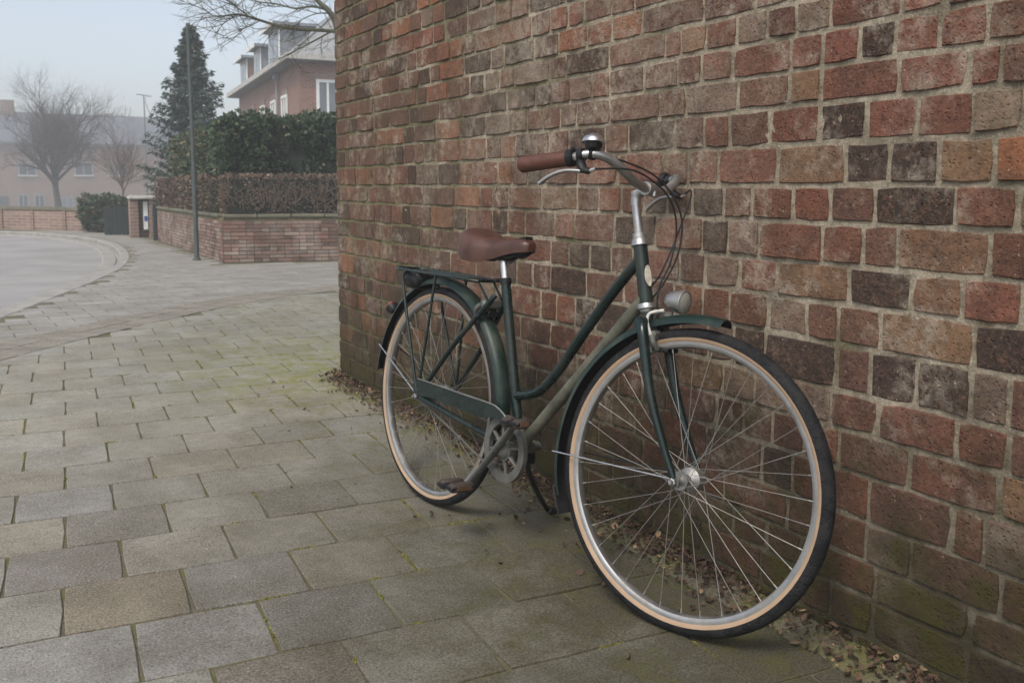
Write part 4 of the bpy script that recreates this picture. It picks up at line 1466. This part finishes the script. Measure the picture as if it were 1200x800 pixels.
mbk = MB()
face_bricks(mbk, G0, GF, LF, GH, n_out=Vector((GF.y, -GF.x, 0)))
face_bricks(mbk, G0, GS, LS, GH, n_out=Vector((-GS.y, GS.x, 0)))
M['gbricks'] = gbrick_mat()
o = mbk.build('bricks', M['gbricks'], None, False)
tag(o, kind='stuff')
world_child(o, gw)
cb = MB()
nF, nS = Vector((-GF.y, GF.x)), Vector((GS.y, -GS.x))
poly = [G0, G0 + GF * LF, G0 + GF * LF + nF * .21, G0 + nF * .21 + GF * .21, G0 + GS * LS + nS * .21, G0 + GS * LS]
cb.prism([(p.x, p.y) for p in poly], -.1, GH, lambda x, y, d: (x, y, d))
world_child(cb.build('mortar', M['mortar'], None, False), gw)


def coping(o, d, L, nrm, z, w, h, step=.45):
    x = 0.0
    while x < L:
        c = o + d * (x + step / 2) + nrm * (w / 2 - .03)
        M3 = Matrix(((d.x, nrm.x, 0), (d.y, nrm.y, 0), (0, 0, 1)))
        b = MB().box((0, 0, 0), (step - .008, w, h), M3, None, .012)
        ob = b.build('coping_stone', M['stone'], None, False)
        ob.location = (c.x, c.y, z + h / 2 + rgw.uniform(-.002, .002))
        world_child(ob, gw)
        x += step


coping(G0, GF, LF, nF, GH, .27, .05)
coping(G0 + GS * .28, GS, LS - .3, nS, GH, .27, .05)


def hedge(name, label, cat, corners, z0, z1, mat, n, leafsize, seed, core_in=.10, rough=.10, twigs=0, shape='leaf', topfrac=.22, tint=.08):
    """clipped hedge: dense small leaves scattered through the skin of a volume around a dark core"""
    r = random.Random(seed)
    root = empty(name, (corners[0][0], corners[0][1], 0))
    tag(root, label, cat)
    quads = [corners]
    mb = MB()
    c = Vector((sum(p[0] for p in corners) / 4, sum(p[1] for p in corners) / 4))
    P = [Vector(p) for p in corners]
    per = [(P[i], P[(i + 1) % 4]) for i in range(4)]
    lens = [(b - a).length for a, b in per]
    tot = sum(lens)
    for i in range(n):
        if r.random() < topfrac:
            a, b_ = r.random(), r.random()
            p = P[0].lerp(P[1], a).lerp(P[3].lerp(P[2], a), b_)
            q = Vector((p.x, p.y, z1))
            nr = Vector((0, 0, 1))
        else:
            t = r.random() * tot
            k = 0
            while t > lens[k]:
                t -= lens[k]
                k += 1
            a, b_ = per[k]
            p = a.lerp(b_, t / lens[k])
            d = (b_ - a).normalized()
            nr = Vector((d.y, -d.x, 0))
            if (Vector((p.x, p.y)) + nr.xy - c).length < (p - c).length:
                nr = -nr
            q = Vector((p.x, p.y, z0 + (z1 - z0) * r.random()))
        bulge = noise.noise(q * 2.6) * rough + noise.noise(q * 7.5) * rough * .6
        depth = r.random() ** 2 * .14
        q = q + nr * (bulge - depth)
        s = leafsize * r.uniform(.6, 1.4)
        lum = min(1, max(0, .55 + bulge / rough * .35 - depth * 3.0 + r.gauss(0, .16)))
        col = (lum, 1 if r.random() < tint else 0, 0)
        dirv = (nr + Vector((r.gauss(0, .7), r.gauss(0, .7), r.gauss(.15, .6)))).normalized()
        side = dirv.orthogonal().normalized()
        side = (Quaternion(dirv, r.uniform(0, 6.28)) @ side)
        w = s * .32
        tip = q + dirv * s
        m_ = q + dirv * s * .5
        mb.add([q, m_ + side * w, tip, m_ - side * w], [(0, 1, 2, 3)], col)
    world_child(mb.build('foliage', M[mat], None, False), root)
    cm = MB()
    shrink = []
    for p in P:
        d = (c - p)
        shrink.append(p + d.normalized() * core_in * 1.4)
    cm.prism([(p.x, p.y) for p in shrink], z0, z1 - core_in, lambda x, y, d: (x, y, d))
    world_child(cm.build('shadow_core', M['hedgecore'], None, False), root)  # near-black solid: the shade deep in the foliage put into its colour
    if twigs:
        tw = MB()
        for i in range(twigs):
            t = r.random() * (lens[0])
            a, b_ = per[0]
            p = a.lerp(b_, t / lens[0])
            d = (b_ - a).normalized()
            nr = Vector((d.y, -d.x))
            if (p + nr - c).length < (p - c).length:
                nr = -nr
            p3 = Vector((p.x + nr.x * .02, p.y + nr.y * .02, z0 + r.random() * (z1 - z0) * .6))
            ang = r.gauss(0, .7)
            h = r.uniform(.12, .34)
            pts = [p3, p3 + Vector((d.x * math.sin(ang) * h * .5 + nr.x * .02, d.y * math.sin(ang) * h * .5 + nr.y * .02, h * .5 * math.cos(ang))),
                   p3 + Vector((d.x * math.sin(ang * 1.4) * h, d.y * math.sin(ang * 1.4) * h, h * math.cos(ang)))]
            pts[-1].z = min(pts[-1].z, z1 + .03)
            tw.tube(pts, [.006, .004, .002], 4, caps=False)
        world_child(tw.build('twigs', M['redtwig'], None, False), root)
    return root


def gp(a, b):
    p = G0 + GF * a + nF * b
    return (p.x, p.y)


def gs(a, b):
    p = G0 + GS * a + nS * b
    return (p.x, p.y)


hedge('beech_hedge', 'clipped brown beech hedge standing on the front of the low garden wall', 'hedge', [gp(.02, .02), gp(LF, .02), gp(LF, .50), gp(.02, .50)], .66, 1.17, 'beech', 17000, .040, 31, .05, .035, 380, tint=.15)
hedge('beech_hedge', 'brown hedge running away beside the pavement behind the grey post', 'hedge', [gs(.55, .05), gs(LS - .4, .05), gs(LS - .4, .40), gs(.55, .40)], .66, 1.15, 'beech', 12000, .040, 32, .05, .05, 300, tint=.10)
hedge('conifer_hedge', 'tall dark green conifer hedge rising behind the brown front hedge', 'hedge', [gp(.02, .62), gp(LF + .3, .62), gp(LF + .3, 1.9), gp(.02, 1.9)], .3, 1.98, 'conifer', 52000, .060, 33, .14, .20, 0, tint=.03)
hedge('conifer_hedge', 'tall green hedge with browned clipped face running away above the side wall', 'hedge', [gs(1.1, .38), gs(LS + .2, .38), gs(LS + .2, 1.4), gs(1.1, 1.4)], .3, 1.94, 'conifer', 38000, .060, 34, .12, .12, 0, tint=.24)

# thin grey post in front of the side wall
post = empty('street_post', (1.004, 13.34, 0))
tag(post, 'thin grey metal post standing at the corner of the garden wall', 'post')
MB().tube([(0, 0, 0), (0, 0, 1.25)], .035, 14).build('post_sleeve', M['polegrey'], post)
MB().tube([(0, 0, 1.25), (-.02, 0, 3.20)], [.029, .022], 14).lathe((-.02, 0, 3.2), (0, 0, 1), [(0, .022), (.012, .016), (.016, .001)], 14).build('pole', M['polegrey'], post)
MB().lathe((0, 0, 0), (0, 0, 1), [(0, .060), (.02, .057), (.03, .043)], 14).build('post_foot', M['polegrey'], post)


# ------------------------------------------------------------------ spruce
def spruce(name, label, base, h, rad, seed):
    r = random.Random(seed)
    root = empty(name, base)
    tag(root, label, 'tree')
    MB().tube([(0, 0, 0), (0, 0, h * .6), (0, 0, h)], [h * .022, h * .012, .012], 8).build('trunk', M['bark'], root)
    mb = MB()
    tw = MB()
    z = h * .06
    while z < h * .985:
        f = 1 - z / h
        k = int(8 + 3 * f)
        ph = r.uniform(0, 6.28)
        for i in range(k):
            a = ph + 2 * PI * i / k + r.gauss(0, .18)
            L = rad * (f ** .88) * r.uniform(.50, 1.18) + .03
            zz = z + r.gauss(0, .03)
            d = Vector((math.cos(a), math.sin(a), 0))
            up0 = .25 - .5 * f
            pts = []
            for s in range(6):
                t = s / 5
                pts.append(Vector((0, 0, zz)) + d * (L * t) + Vector((0, 0, L * (up0 * t + .30 * t * t * (.4 + f)) - .02 * t)))
            tw.tube(pts, [.02 * f + .006, .015 * f + .005, .010 * f + .004, .008, .006, .003], 4, caps=False)
            side = Vector((-d.y, d.x, 0))
            n = int(20 + 210 * L / rad)
            for q in range(n):
                t = r.random() ** .75
                idx = min(4, int(t * 5))
                p = pts[idx].lerp(pts[idx + 1], t * 5 - idx)
                sp = (1 - t * .75) * L * .26
                lat = r.uniform(-1, 1)
                p = p + side * lat * sp + d * abs(lat) * sp * .5 - Vector((0, 0, abs(r.gauss(0, .035)) + abs(lat) * .05))
                s = r.uniform(.06, .14)
                dv = (d * r.uniform(.4, 1) + side * lat * .9 + Vector((0, 0, r.gauss(-.35, .3)))).normalized()
                sd_ = dv.cross(Vector((r.gauss(0, .6), r.gauss(0, .6), 1))).normalized()
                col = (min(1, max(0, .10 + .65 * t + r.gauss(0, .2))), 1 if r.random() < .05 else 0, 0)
                m_ = p + dv * s * .45
                w = s * .20
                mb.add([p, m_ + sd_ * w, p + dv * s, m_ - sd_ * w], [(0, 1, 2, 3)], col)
        z += h * .036 * (0.45 + f * .9)
    mb.build('needles', M['spruce'], root, False)
    tw.build('branches', M['bark'], root)
    return root


SPY = 24.0
ap = at(222, 26, SPY)
spruce('spruce_tree', 'dark pointed spruce tree rising behind the corner hedge', (ap.x, SPY, -.1), ap.z + .1, 1.62, 8)


# ------------------------------------------------------------------ bare trees
def bare_tree(name, label, base, trunk_h, trunk_r, spread, levels, seed, mat, tilt=(0, 0), up_bias=.25, children=(5, 4, 4, 3), lenf=.62, first=None, ang=(.45, .95)):
    r = random.Random(seed)
    root = empty(name, base)
    tag(root, label, 'tree')
    mbt, mbb = MB(), MB()

    def branch(p, d, L, rad, lev, mb):
        n = 5 if lev < 2 else 4
        pts, rr = [p], [rad]
        dd_ = d.copy()
        for i in range(n):
            dd_ = (dd_ + Vector((r.gauss(0, .13), r.gauss(0, .13), r.gauss(0, .10) + up_bias * .16))).normalized()
            pts.append(pts[-1] + dd_ * (L / n))
            rr.append(rad * (1 - .62 * (i + 1) / n))
        mb.tube(pts, rr, 7 if lev == 0 else 5 if lev < 3 else 3, caps=False)
        if lev >= levels:
            return
        k = children[min(lev, len(children) - 1)]
        for i in range(k):
            t = r.uniform(.30, 1.0) if lev else r.uniform(.55, 1.0)
            idx = min(n - 1, int(t * n))
            q = pts[idx].lerp(pts[idx + 1], t * n - idx)
            base_d = (pts[idx + 1] - pts[idx]).normalized()
            sdv = Quaternion(base_d, r.uniform(0, 6.28)) @ base_d.orthogonal().normalized()
            a_ = r.uniform(*ang)
            nd = (base_d * math.cos(a_) + sdv * math.sin(a_)).normalized()
            nd = (nd + Vector((0, 0, up_bias * .5))).normalized()
            branch(q, nd, L * lenf * r.uniform(.7, 1.2), rr[idx] * .60, lev + 1, mbb)

    d0 = Vector((tilt[0], tilt[1], 1)).normalized()
    branch(Vector((0, 0, 0)), d0, trunk_h, trunk_r, 0, mbt)
    mbt.build('trunk', M[mat], root)
    mbb.build('crown', M[mat if mat != 'bark' else 'twig'], root, False)
    return root


TY = 58.0
tb, tt = at(66, 238, TY), at(64, 78, TY)
bare_tree('bare_tree', 'large bare branched tree standing in the mist behind the far wall', (tb.x, TY, ground_z(tb.x, TY)), 4.4, .24, 1, 5, 14, 'twig', up_bias=.24, children=(16, 8, 6, 5, 4), lenf=.60, ang=(.40, 1.05))
# leafless twiggy shrub
SY = 33.0
sb = at(142, 236, SY)
bare_tree('bare_shrub', 'reddish leafless shrub spreading above the dark evergreen beside the gate pier', (sb.x, SY, -.05), 1.5, .05, 1, 4, 41, 'redtwig', up_bias=.24, children=(11, 7, 6, 5), lenf=.72, ang=(.35, 1.0))
for (px, hgt, sd_) in ((158, 2.6, 51), (149, 2.0, 52)):
    YY = 108.0
    b_ = at(px, 142, YY)
    bare_tree('pollard_tree', ['small pollarded bare tree beyond the roof, nearer the lamp', 'small thin bare tree beyond the roof, left of the other one'][sd_ - 51], (b_.x, YY, ground_z(b_.x, YY)), b_.z - ground_z(b_.x, YY) + hgt * .45, .17, 1, 3, sd_, 'twig', up_bias=.5, children=(8, 4, 3), lenf=.16)

# tree beside the alley whose limbs hang over the street
orr = random.Random(77)
ov = empty('overhanging_tree', (3.15, 9.6, 0))
tag(ov, 'bare mossy tree whose branches reach over the street at the top edge', 'tree')


def world_pts(l):
    return [at(px, py, Y) for px, py, Y in l]


ovt, ovb = MB(), MB()
ovt.tube([Vector((3.15, 9.6, -.1)), Vector((3.12, 9.62, .9)), Vector((3.0, 9.7, 1.7))] + world_pts([(402, 60, 9.6)]), [.13, .105, .085, .05], 9, caps=False)
limbs = [([(402, 60, 9.6), (393, 26, 9.6), (384, 12, 9.6), (374, 3, 9.65), (360, -14, 9.7), (340, -40, 9.8)], .040, .016),
         ([(394, 34, 9.6), (372, 46, 9.8), (352, 57, 10.0), (332, 66, 10.2)], .012, .003),
         ([(420, 40, 9.5), (380, 36, 9.55), (345, 34, 9.6), (324, 30, 9.6), (305, 24, 9.6), (292, 20, 9.6), (278, 17, 9.6), (262, 19, 9.55), (250, 19, 9.5)], .020, .006),
         ([(292, 20, 9.6), (278, 9, 9.6), (262, -2, 9.6), (246, -8, 9.6)], .010, .003),
         ([(384, 12, 9.6), (366, 8, 9.7), (345, 10, 9.8), (325, 5, 9.9), (300, 2, 10), (280, -4, 10)], .012, .004),
         ([(386, 16, 9.6), (372, 16, 9.5), (356, 22, 9.4), (350, 28, 9.4)], .008, .002),
         ([(278, 17, 9.6), (262, 28, 9.6), (256, 36, 9.6)], .006, .002),
         ([(305, 24, 9.6), (290, 32, 9.7), (270, 38, 9.8), (258, 46, 9.8)], .006, .002),
         ([(250, 19, 9.5), (240, 12, 9.5), (226, 6, 9.5), (214, 2, 9.5)], .006, .002)]


def twiglet(mb, p, d, L, rad, lev):
    pts, rr = [p], [rad]
    for i in range(4):
        d = (d + Vector((orr.gauss(0, .22), orr.gauss(0, .22), orr.gauss(.02, .16)))).normalized()
        pts.append(pts[-1] + d * L / 4)
        rr.append(rad * (1 - .6 * (i + 1) / 4))
    mb.tube(pts, rr, 4, caps=False)
    if lev < 2:
        for i in range(3):
            k = orr.randrange(1, 4)
            nd = (d + Vector((orr.gauss(0, .7), orr.gauss(0, .5), orr.gauss(0, .6)))).normalized()
            twiglet(mb, pts[k], nd, L * .6, rr[k] * .7, lev + 1)


for pts, r0, r1 in limbs:
    P = smooth_path(world_pts(pts), 4)
    n = len(P)
    ovb.tube(P, [r0 + (r1 - r0) * i / (n - 1) for i in range(n)], 6, caps=False)
    for i in range(2, n - 1):
        if orr.random() < .75:
            d = (P[i + 1] - P[i]).normalized()
            nd = (d + Vector((orr.gauss(-.15, .6), orr.gauss(0, .5), orr.gauss(0, .7)))).normalized()
            twiglet(ovb, P[i], nd, orr.uniform(.18, .42), .0045, 0)
world_child(ovt.build('trunk', M['bark']), ov)
world_child(ovb.build('limbs', M['bark']), ov)


# ------------------------------------------------------------------ brick house with dormers
HY = 30.0
hc = at(350, 72, HY)                                   # top of the wall at the near corner
house = empty('brick_house', (hc.x, hc.y, ground_z(hc.x, hc.y)))
tag(house, 'red brick house with pale eaves and three flat roofed dormers above the hedge', 'house')
gz = ground_z(hc.x, hc.y)
EZ = hc.z
hd1 = Vector((math.sin(math.radians(5.5)), math.cos(math.radians(5.5))))     # along the flank, away from the camera
hf = Vector((hd1.y, -hd1.x))                                                 # along the front, to the right
FL, FF = 13.5, 8.0


def hp(a, b, z):
    p = Vector((hc.x, hc.y)) + hd1 * a + hf * b
    return Vector((p.x, p.y, z))


def hbuild(mb, name, mat, parent=None, smooth=False):
    o = mb.build(name, M[mat], None, smooth)
    o.parent = parent or house
    if parent is None:
        o.matrix_parent_inverse = house.matrix_world.inverted()
    return o


def hbox(a0, a1, b0, b1, z0, z1):
    mb = MB()
    mb.prism([(a0, b0), (a1, b0), (a1, b1), (a0, b1)], z0, z1, lambda x, y, d: hp(x, y, d))
    return mb


hbuild(hbox(0, FL, .004, FF, gz, EZ), 'wall', 'farbrick_y')
hbuild(hbox(-.012, 0, 0, FF, gz, EZ - .01), 'front_wall', 'farbrick')
# eaves board all round, pale
ev = .42
hbuild(hbox(-ev, FL + ev, -ev, FF + ev, EZ, EZ + .10), 'eaves_soffit', 'greypaint')
hbuild(hbox(-ev - .06, FL + ev + .06, -ev - .06, -ev, EZ + .02, EZ + .20), 'gutter_board', 'capstone')
hbuild(hbox(-ev - .06, -ev, -ev, FF + ev, EZ + .02, EZ + .20), 'gutter_board', 'capstone')
# hipped roof
rz, run = 2.3, 2.6
mb = MB()
z0 = EZ + .10
A, B_, C_, D_ = hp(-ev, -ev, z0), hp(FL + ev, -ev, z0), hp(FL + ev, FF + ev, z0), hp(-ev, FF + ev, z0)
E_, F_, G_, H_ = hp(-ev + run, -ev + run, z0 + rz), hp(FL + ev - run, -ev + run, z0 + rz), hp(FL + ev - run, FF + ev - run, z0 + rz), hp(-ev + run, FF + ev - run, z0 + rz)
mb.add([A, B_, C_, D_, E_, F_, G_, H_], [(0, 4, 5, 1), (1, 5, 6, 2), (2, 6, 7, 3), (4, 7, 6, 5), (0, 1, 2, 3)])
roof = hbuild(mb, 'roof', 'slate')
mb = MB()
k = Vector((0, 0, .012))
mb.add([A + k, D_ + k, H_ + k, E_ + k], [(0, 1, 2, 3)])
hbuild(mb, 'front_roof', 'paleroof')
# hip capping
hbuild(MB().tube([A + k, E_ + k * 2], .07, 6), 'hip_cap', 'paleroof')
# chimneys
for a in (FL - .4,):
    hbuild(hbox(a, a + .5, 1.6, 2.1, z0 + 1.2, z0 + 2.5).box(hp(a + .25, 1.85, z0 + 2.55), (.6, .6, .12)), 'chimney', 'farbrick_dull', roof)


def dormer(a0, a1, h, depth, wall_mat):
    b0 = -.22
    zb = z0 + (b0 + ev) * rz / run - .15
    zt2 = zb + h + .15
    dm = hbuild(hbox(a0, a1, b0, depth, zb, zt2), 'dormer', wall_mat)
    fr = hbuild(hbox(a0 - .05, a1 + .05, b0 - .035, b0 - .003, zb + .02, zt2 - .02), 'dormer_front', 'white', dm)
    nw = 2
    w = (a1 - a0 - .18) / nw
    for i in range(nw):
        x = a0 + .09 + w * i
        hbuild(hbox(x + .05, x + w - .05, b0 - .05, b0 - .037, zb + .22, zt2 - .16), 'dormer_pane', 'window', dm)
    hbuild(hbox(a0 - .22, a1 + .22, b0 - .28, depth + .1, zt2, zt2 + .10), 'dormer_roof', 'greypaint', dm)
    hbuild(hbox(a0 - .26, a1 + .26, b0 - .32, b0 - .275, zt2 - .06, zt2 + .12), 'dormer_fascia', 'white', dm)


dormer(2.0, 4.0, 1.15, 2.0, 'greypaint')
dormer(5.9, 7.3, .95, 1.8, 'greypaint')
dormer(9.3, 11.0, .95, 1.8, 'farbrick_dull')
if DEBUG:
    for a_ in range(0, 14): print('A', a_, project(hp(a_, -.22, z0)), project(hp(a_, -.22, z0 + 1.1)))


def house_window(kind, s0, s1, zz0, zz1, mul=2):
    def bx(x0, x1, d0, d1, za, zb_):
        return hbox(-d1, -d0, x0, x1, za, zb_) if kind == 'front' else hbox(x0, x1, -d1, -d0, za, zb_)
    wn_ = hbuild(bx(s0, s1, .014, .04, zz0, zz1), 'window', 'window')
    t = .075
    fr = bx(s0 - t, s0 + .02, .014, .075, zz0 - t, zz1 + t)
    for args in ((s1 - .02, s1 + t, .014, .075, zz0 - t, zz1 + t), (s0 + .02, s1 - .02, .014, .075, zz1 - .02, zz1 + t), (s0 + .02, s1 - .02, .014, .075, zz0 - t, zz0 + .02), ((s0 + s1) / 2 - .035, (s0 + s1) / 2 + .035, .041, .07, zz0 + .02, zz1 - .02)):
        q = bx(*args)
        fr.add(q.v, q.f)
    hbuild(fr, 'window_frame', 'white', wn_)
    hbuild(bx(s0 - .12, s1 + .12, .012, .13, zz0 - .22, zz0 - .10), 'window_sill', 'white', wn_)
    hbuild(bx(s0 - .10, s1 + .10, .010, .022, zz1 + .08, zz1 + .30), 'lintel', 'farbrick_pale', wn_)


p0, p1 = at(344, 84, HY), at(361, 122, HY)
house_window('front', .62, 1.22, EZ - 1.72, EZ - .62)
house_window('front', 2.4, 3.0, EZ - 1.72, EZ - .62)
for a in (2.0, 4.2, 6.6, 9.2):
    house_window('flank', a, a + .8, EZ - 2.2, EZ - .95)
# downpipe with hopper
hbuild(MB().tube([hp(2.9 + .55, -.10, EZ), hp(2.9 + .55, -.10, gz)], .045, 8).box(hp(2.9 + .55, -.12, EZ - .15), (.2, .2, .18)), 'downpipe', 'greypaint')

# ------------------------------------------------------------------ far side of the street
rf = random.Random(91)
# low brick wall along the far pavement
w0, w1 = at(-40, 268, 27.2), at(118, 275, 22.0)
w0, w1 = Vector((-2.6, 27.4, 0)), Vector((.72, 22.9, 0))
fwall = empty('far_garden_wall', w0)
tag(fwall, 'low pinkish brick wall across the street with dark coping and thin posts', 'wall')
d = (w1 - w0)
L = d.length
d.normalize()
nr = Vector((-d.y, d.x, 0))


def fb(s0, s1, t0, t1, z0_, z1_):
    mb = MB()
    mb.prism([(s0, t0), (s1, t0), (s1, t1), (s0, t1)], z0_, z1_, lambda x, y, q: w0 + d * x + nr * y + Vector((0, 0, q)))
    return mb


world_child(fb(-9, L, 0, .2, -.1, .47).build('wall_body', M['farbrick_pale'], None, False), fwall)
world_child(fb(-9, L + .02, -.03, .23, .47, .54).build('coping', M['stone'], None, False), fwall)
for s in np.arange(.3, L, 1.05):
    world_child(fb(s, s + .10, -.025, 0, -.1, .46).build('pilaster', M['farbrick_dull'], None, False), fwall)
# ivy mass over its end, dark gate, brick piers with cap
hedge('evergreen_bush', 'dark evergreen bush spilling over the end of the far low wall', 'bush', [(.38, 22.75), (1.05, 21.65), (1.55, 22.5), (.9, 23.6)], .05, .72, 'ivy', 7000, .085, 61, .12, .18, 0, tint=.12)
gx = at(138, 279, 21.1)
gate = empty('garden_gate', (gx.x, 21.1, 0))
tag(gate, 'dark boarded garden gate between the evergreen bush and the brick pier', 'gate')
for i in range(6):
    MB().box((-.21 + i * .084, 0, .30), (.078, .03, .58), None, None, .004).build('gate_board', M['gatepaint'], gate, False)
MB().box((0, .03, .52), (.52, .03, .05)).box((0, .03, .12), (.52, .03, .05)).build('gate_rail', M['gatepaint'], gate, False)
pr_ = at(165, 281, 19.9)
pier = empty('gate_pier', (pr_.x, 19.9, 0))
tag(pier, 'brick gate pier with pale cap slab and white notice panel', 'pier')
MB().box((-.12, 0, .37), (.15, .25, .80)).build('brick_shaft', M['farbrick_pale'], pier, False)
MB().box((.21, 0, .37), (.09, .25, .80)).build('brick_shaft', M['farbrick_pale'], pier, False)
MB().box((.06, .08, .37), (.20, .06, .80)).build('back_panel', M['farbrick_dull'], pier, False)
MB().box((.10, -.06, .44), (.085, .03, .56), None, None, .004).build('notice_panel', M['white'], pier, False)
MB().box((.10, -.078, .38), (.06, .006, .10)).build('notice_print', M['bluesign'], pier, False)
MB().box((.04, 0, .795), (.50, .36, .06), None, None, .015).box((.04, 0, .835), (.40, .28, .03)).build('cap_slab', M['capstone'], pier, False)
# dark timber post at the end of the side wall
pp = at(183, 283, 18.7)
tp = empty('timber_post', (pp.x, 18.7, 0))
tag(tp, 'short dark timber post at the far end of the side garden wall', 'post')
MB().box((0, 0, .33), (.09, .09, .72), None, None, .008).lathe((0, 0, .69), (0, 0, 1), [(0, .06), (.05, .012), (.052, .001)], 4).build('post_shaft', M['gatepaint'], tp, False)

# far row of houses in the mist
BY = 92.0
bz = ground_z(0, BY)
la_, lb_ = at(-60, 135, BY), at(215, 138, BY)
x0, x1 = la_.x, lb_.x
ridge = at(60, 133, BY + 4).z
eave = at(60, 168, BY).z
fh = empty('far_terrace', ((x0 + x1) / 2, BY, bz))
tag(fh, 'long brick terrace with grey roof fading into the mist behind the trees', 'building')


def wb(a0, a1, y0, y1, z0_, z1_):
    return MB().box(((a0 + a1) / 2, (y0 + y1) / 2, (z0_ + z1_) / 2), (a1 - a0, y1 - y0, z1_ - z0_))


def fbuild(mb, name, mat, parent=None):
    o = mb.build(name, M[mat], None, False)
    o.parent = parent or fh
    if parent is None:
        o.matrix_parent_inverse = fh.matrix_world.inverted()
    return o


fbuild(wb(x0 - 4, x1 + 3, BY, BY + 8, bz - .3, eave), 'wall', 'farbrick_dull')
mb = MB()
mb.prism([(BY - .4, eave - .05), (BY + 4, ridge), (BY + 8.4, eave - .05)], x0 - 4.2, x1 + 3.2, lambda a, b, q: (q, a, b))
fbuild(mb, 'roof', 'slate')
fbuild(wb(x0 - 4.2, x1 + 3.2, BY - .48, BY - .38, eave - .12, eave + .05), 'gutter', 'slate')
for px in (8, -30):
    c = at(px, 120, BY + 4)
    fbuild(wb(c.x - .55, c.x + .55, BY + 3.4, BY + 4.4, ridge - .5, ridge + 1.0), 'chimney', 'farbrick_dull')


def far_window(pxa, pxb, pya, pyb, glass='windowdark', sill=True):
    a, b = at(pxa, pya, BY), at(pxb, pyb, BY)
    w = fbuild(wb(a.x, b.x, BY - .03, BY - .005, b.z, a.z), 'window', glass)
    fr = wb(a.x - .08, a.x + .02, BY - .07, BY - .002, b.z, a.z)
    for q in (wb(b.x - .02, b.x + .08, BY - .07, BY - .002, b.z, a.z), wb(a.x + .02, b.x - .02, BY - .07, BY - .002, a.z - .08, a.z), wb((a.x + b.x) / 2 - .04, (a.x + b.x) / 2 + .04, BY - .07, BY - .031, b.z + .02, a.z - .08)):
        fr.add(q.v, q.f)
    fbuild(fr, 'window_frame', 'greypaint', w)
    if sill:
        fbuild(wb(a.x - .15, b.x + .15, BY - .16, BY - .001, b.z - .14, b.z - .002), 'window_sill', 'capstone', w)


for xa in (-34, 22, 88, 128):
    far_window(xa, xa + 20, 190, 205)
for xa in (-20, 22, 41, 100, 130):
    far_window(xa, xa + 11, 228, 246)
far_window(72, 86, 231, 246, 'window')
fbuild(wb(at(-2, 230, BY).x, at(10, 230, BY).x, BY - .06, BY - .004, bz, at(5, 230, BY).z), 'door', 'gatepaint')
# lamp post with cross arm seen above the roof
LY = 78.0
lb2, lt = at(173, 230, LY), at(170, 112, LY)
lp = empty('street_lamp', (lb2.x, LY, ground_z(lb2.x, LY)))
tag(lp, 'tall thin street lamp with short cross arms standing before the far roof', 'street lamp')
hL = lt.z - ground_z(lb2.x, LY)
MB().tube([(0, 0, 0), (0, 0, hL)], [.07, .045], 8).build('mast', M['polegrey'], lp)
MB().tube([(-.42, 0, hL + .06), (0, 0, hL), (.42, 0, hL - .04)], .035, 6).build('cross_arm', M['polegrey'], lp)
for s in (-1, 1):
    MB().box((s * .46, 0, hL + .05 * -s), (.22, .16, .07), None, None, .02).build('lamp_head', M['greypaint'], lp, False)

# ------------------------------------------------------------------ mist
HAZE = 0.0046
hz = MB().box((0, 50, 4.0), (232, 190, 16.4))
haze = hz.build('haze', None, None, False)
hm = bpy.data.materials.new('mist')
hm.use_nodes = True
hn = hm.node_tree.nodes
hn.clear()
pvn = hn.new('ShaderNodeVolumePrincipled')
pvn.inputs['Color'].default_value = (0.93, 0.96, 1.0, 1)
pvn.inputs['Density'].default_value = HAZE
pvn.inputs['Anisotropy'].default_value = 0.0
mo_ = hn.new('ShaderNodeOutputMaterial')
hm.node_tree.links.new(pvn.outputs[0], mo_.inputs['Volume'])
haze.data.materials.append(hm)
tag(haze, kind='stuff')
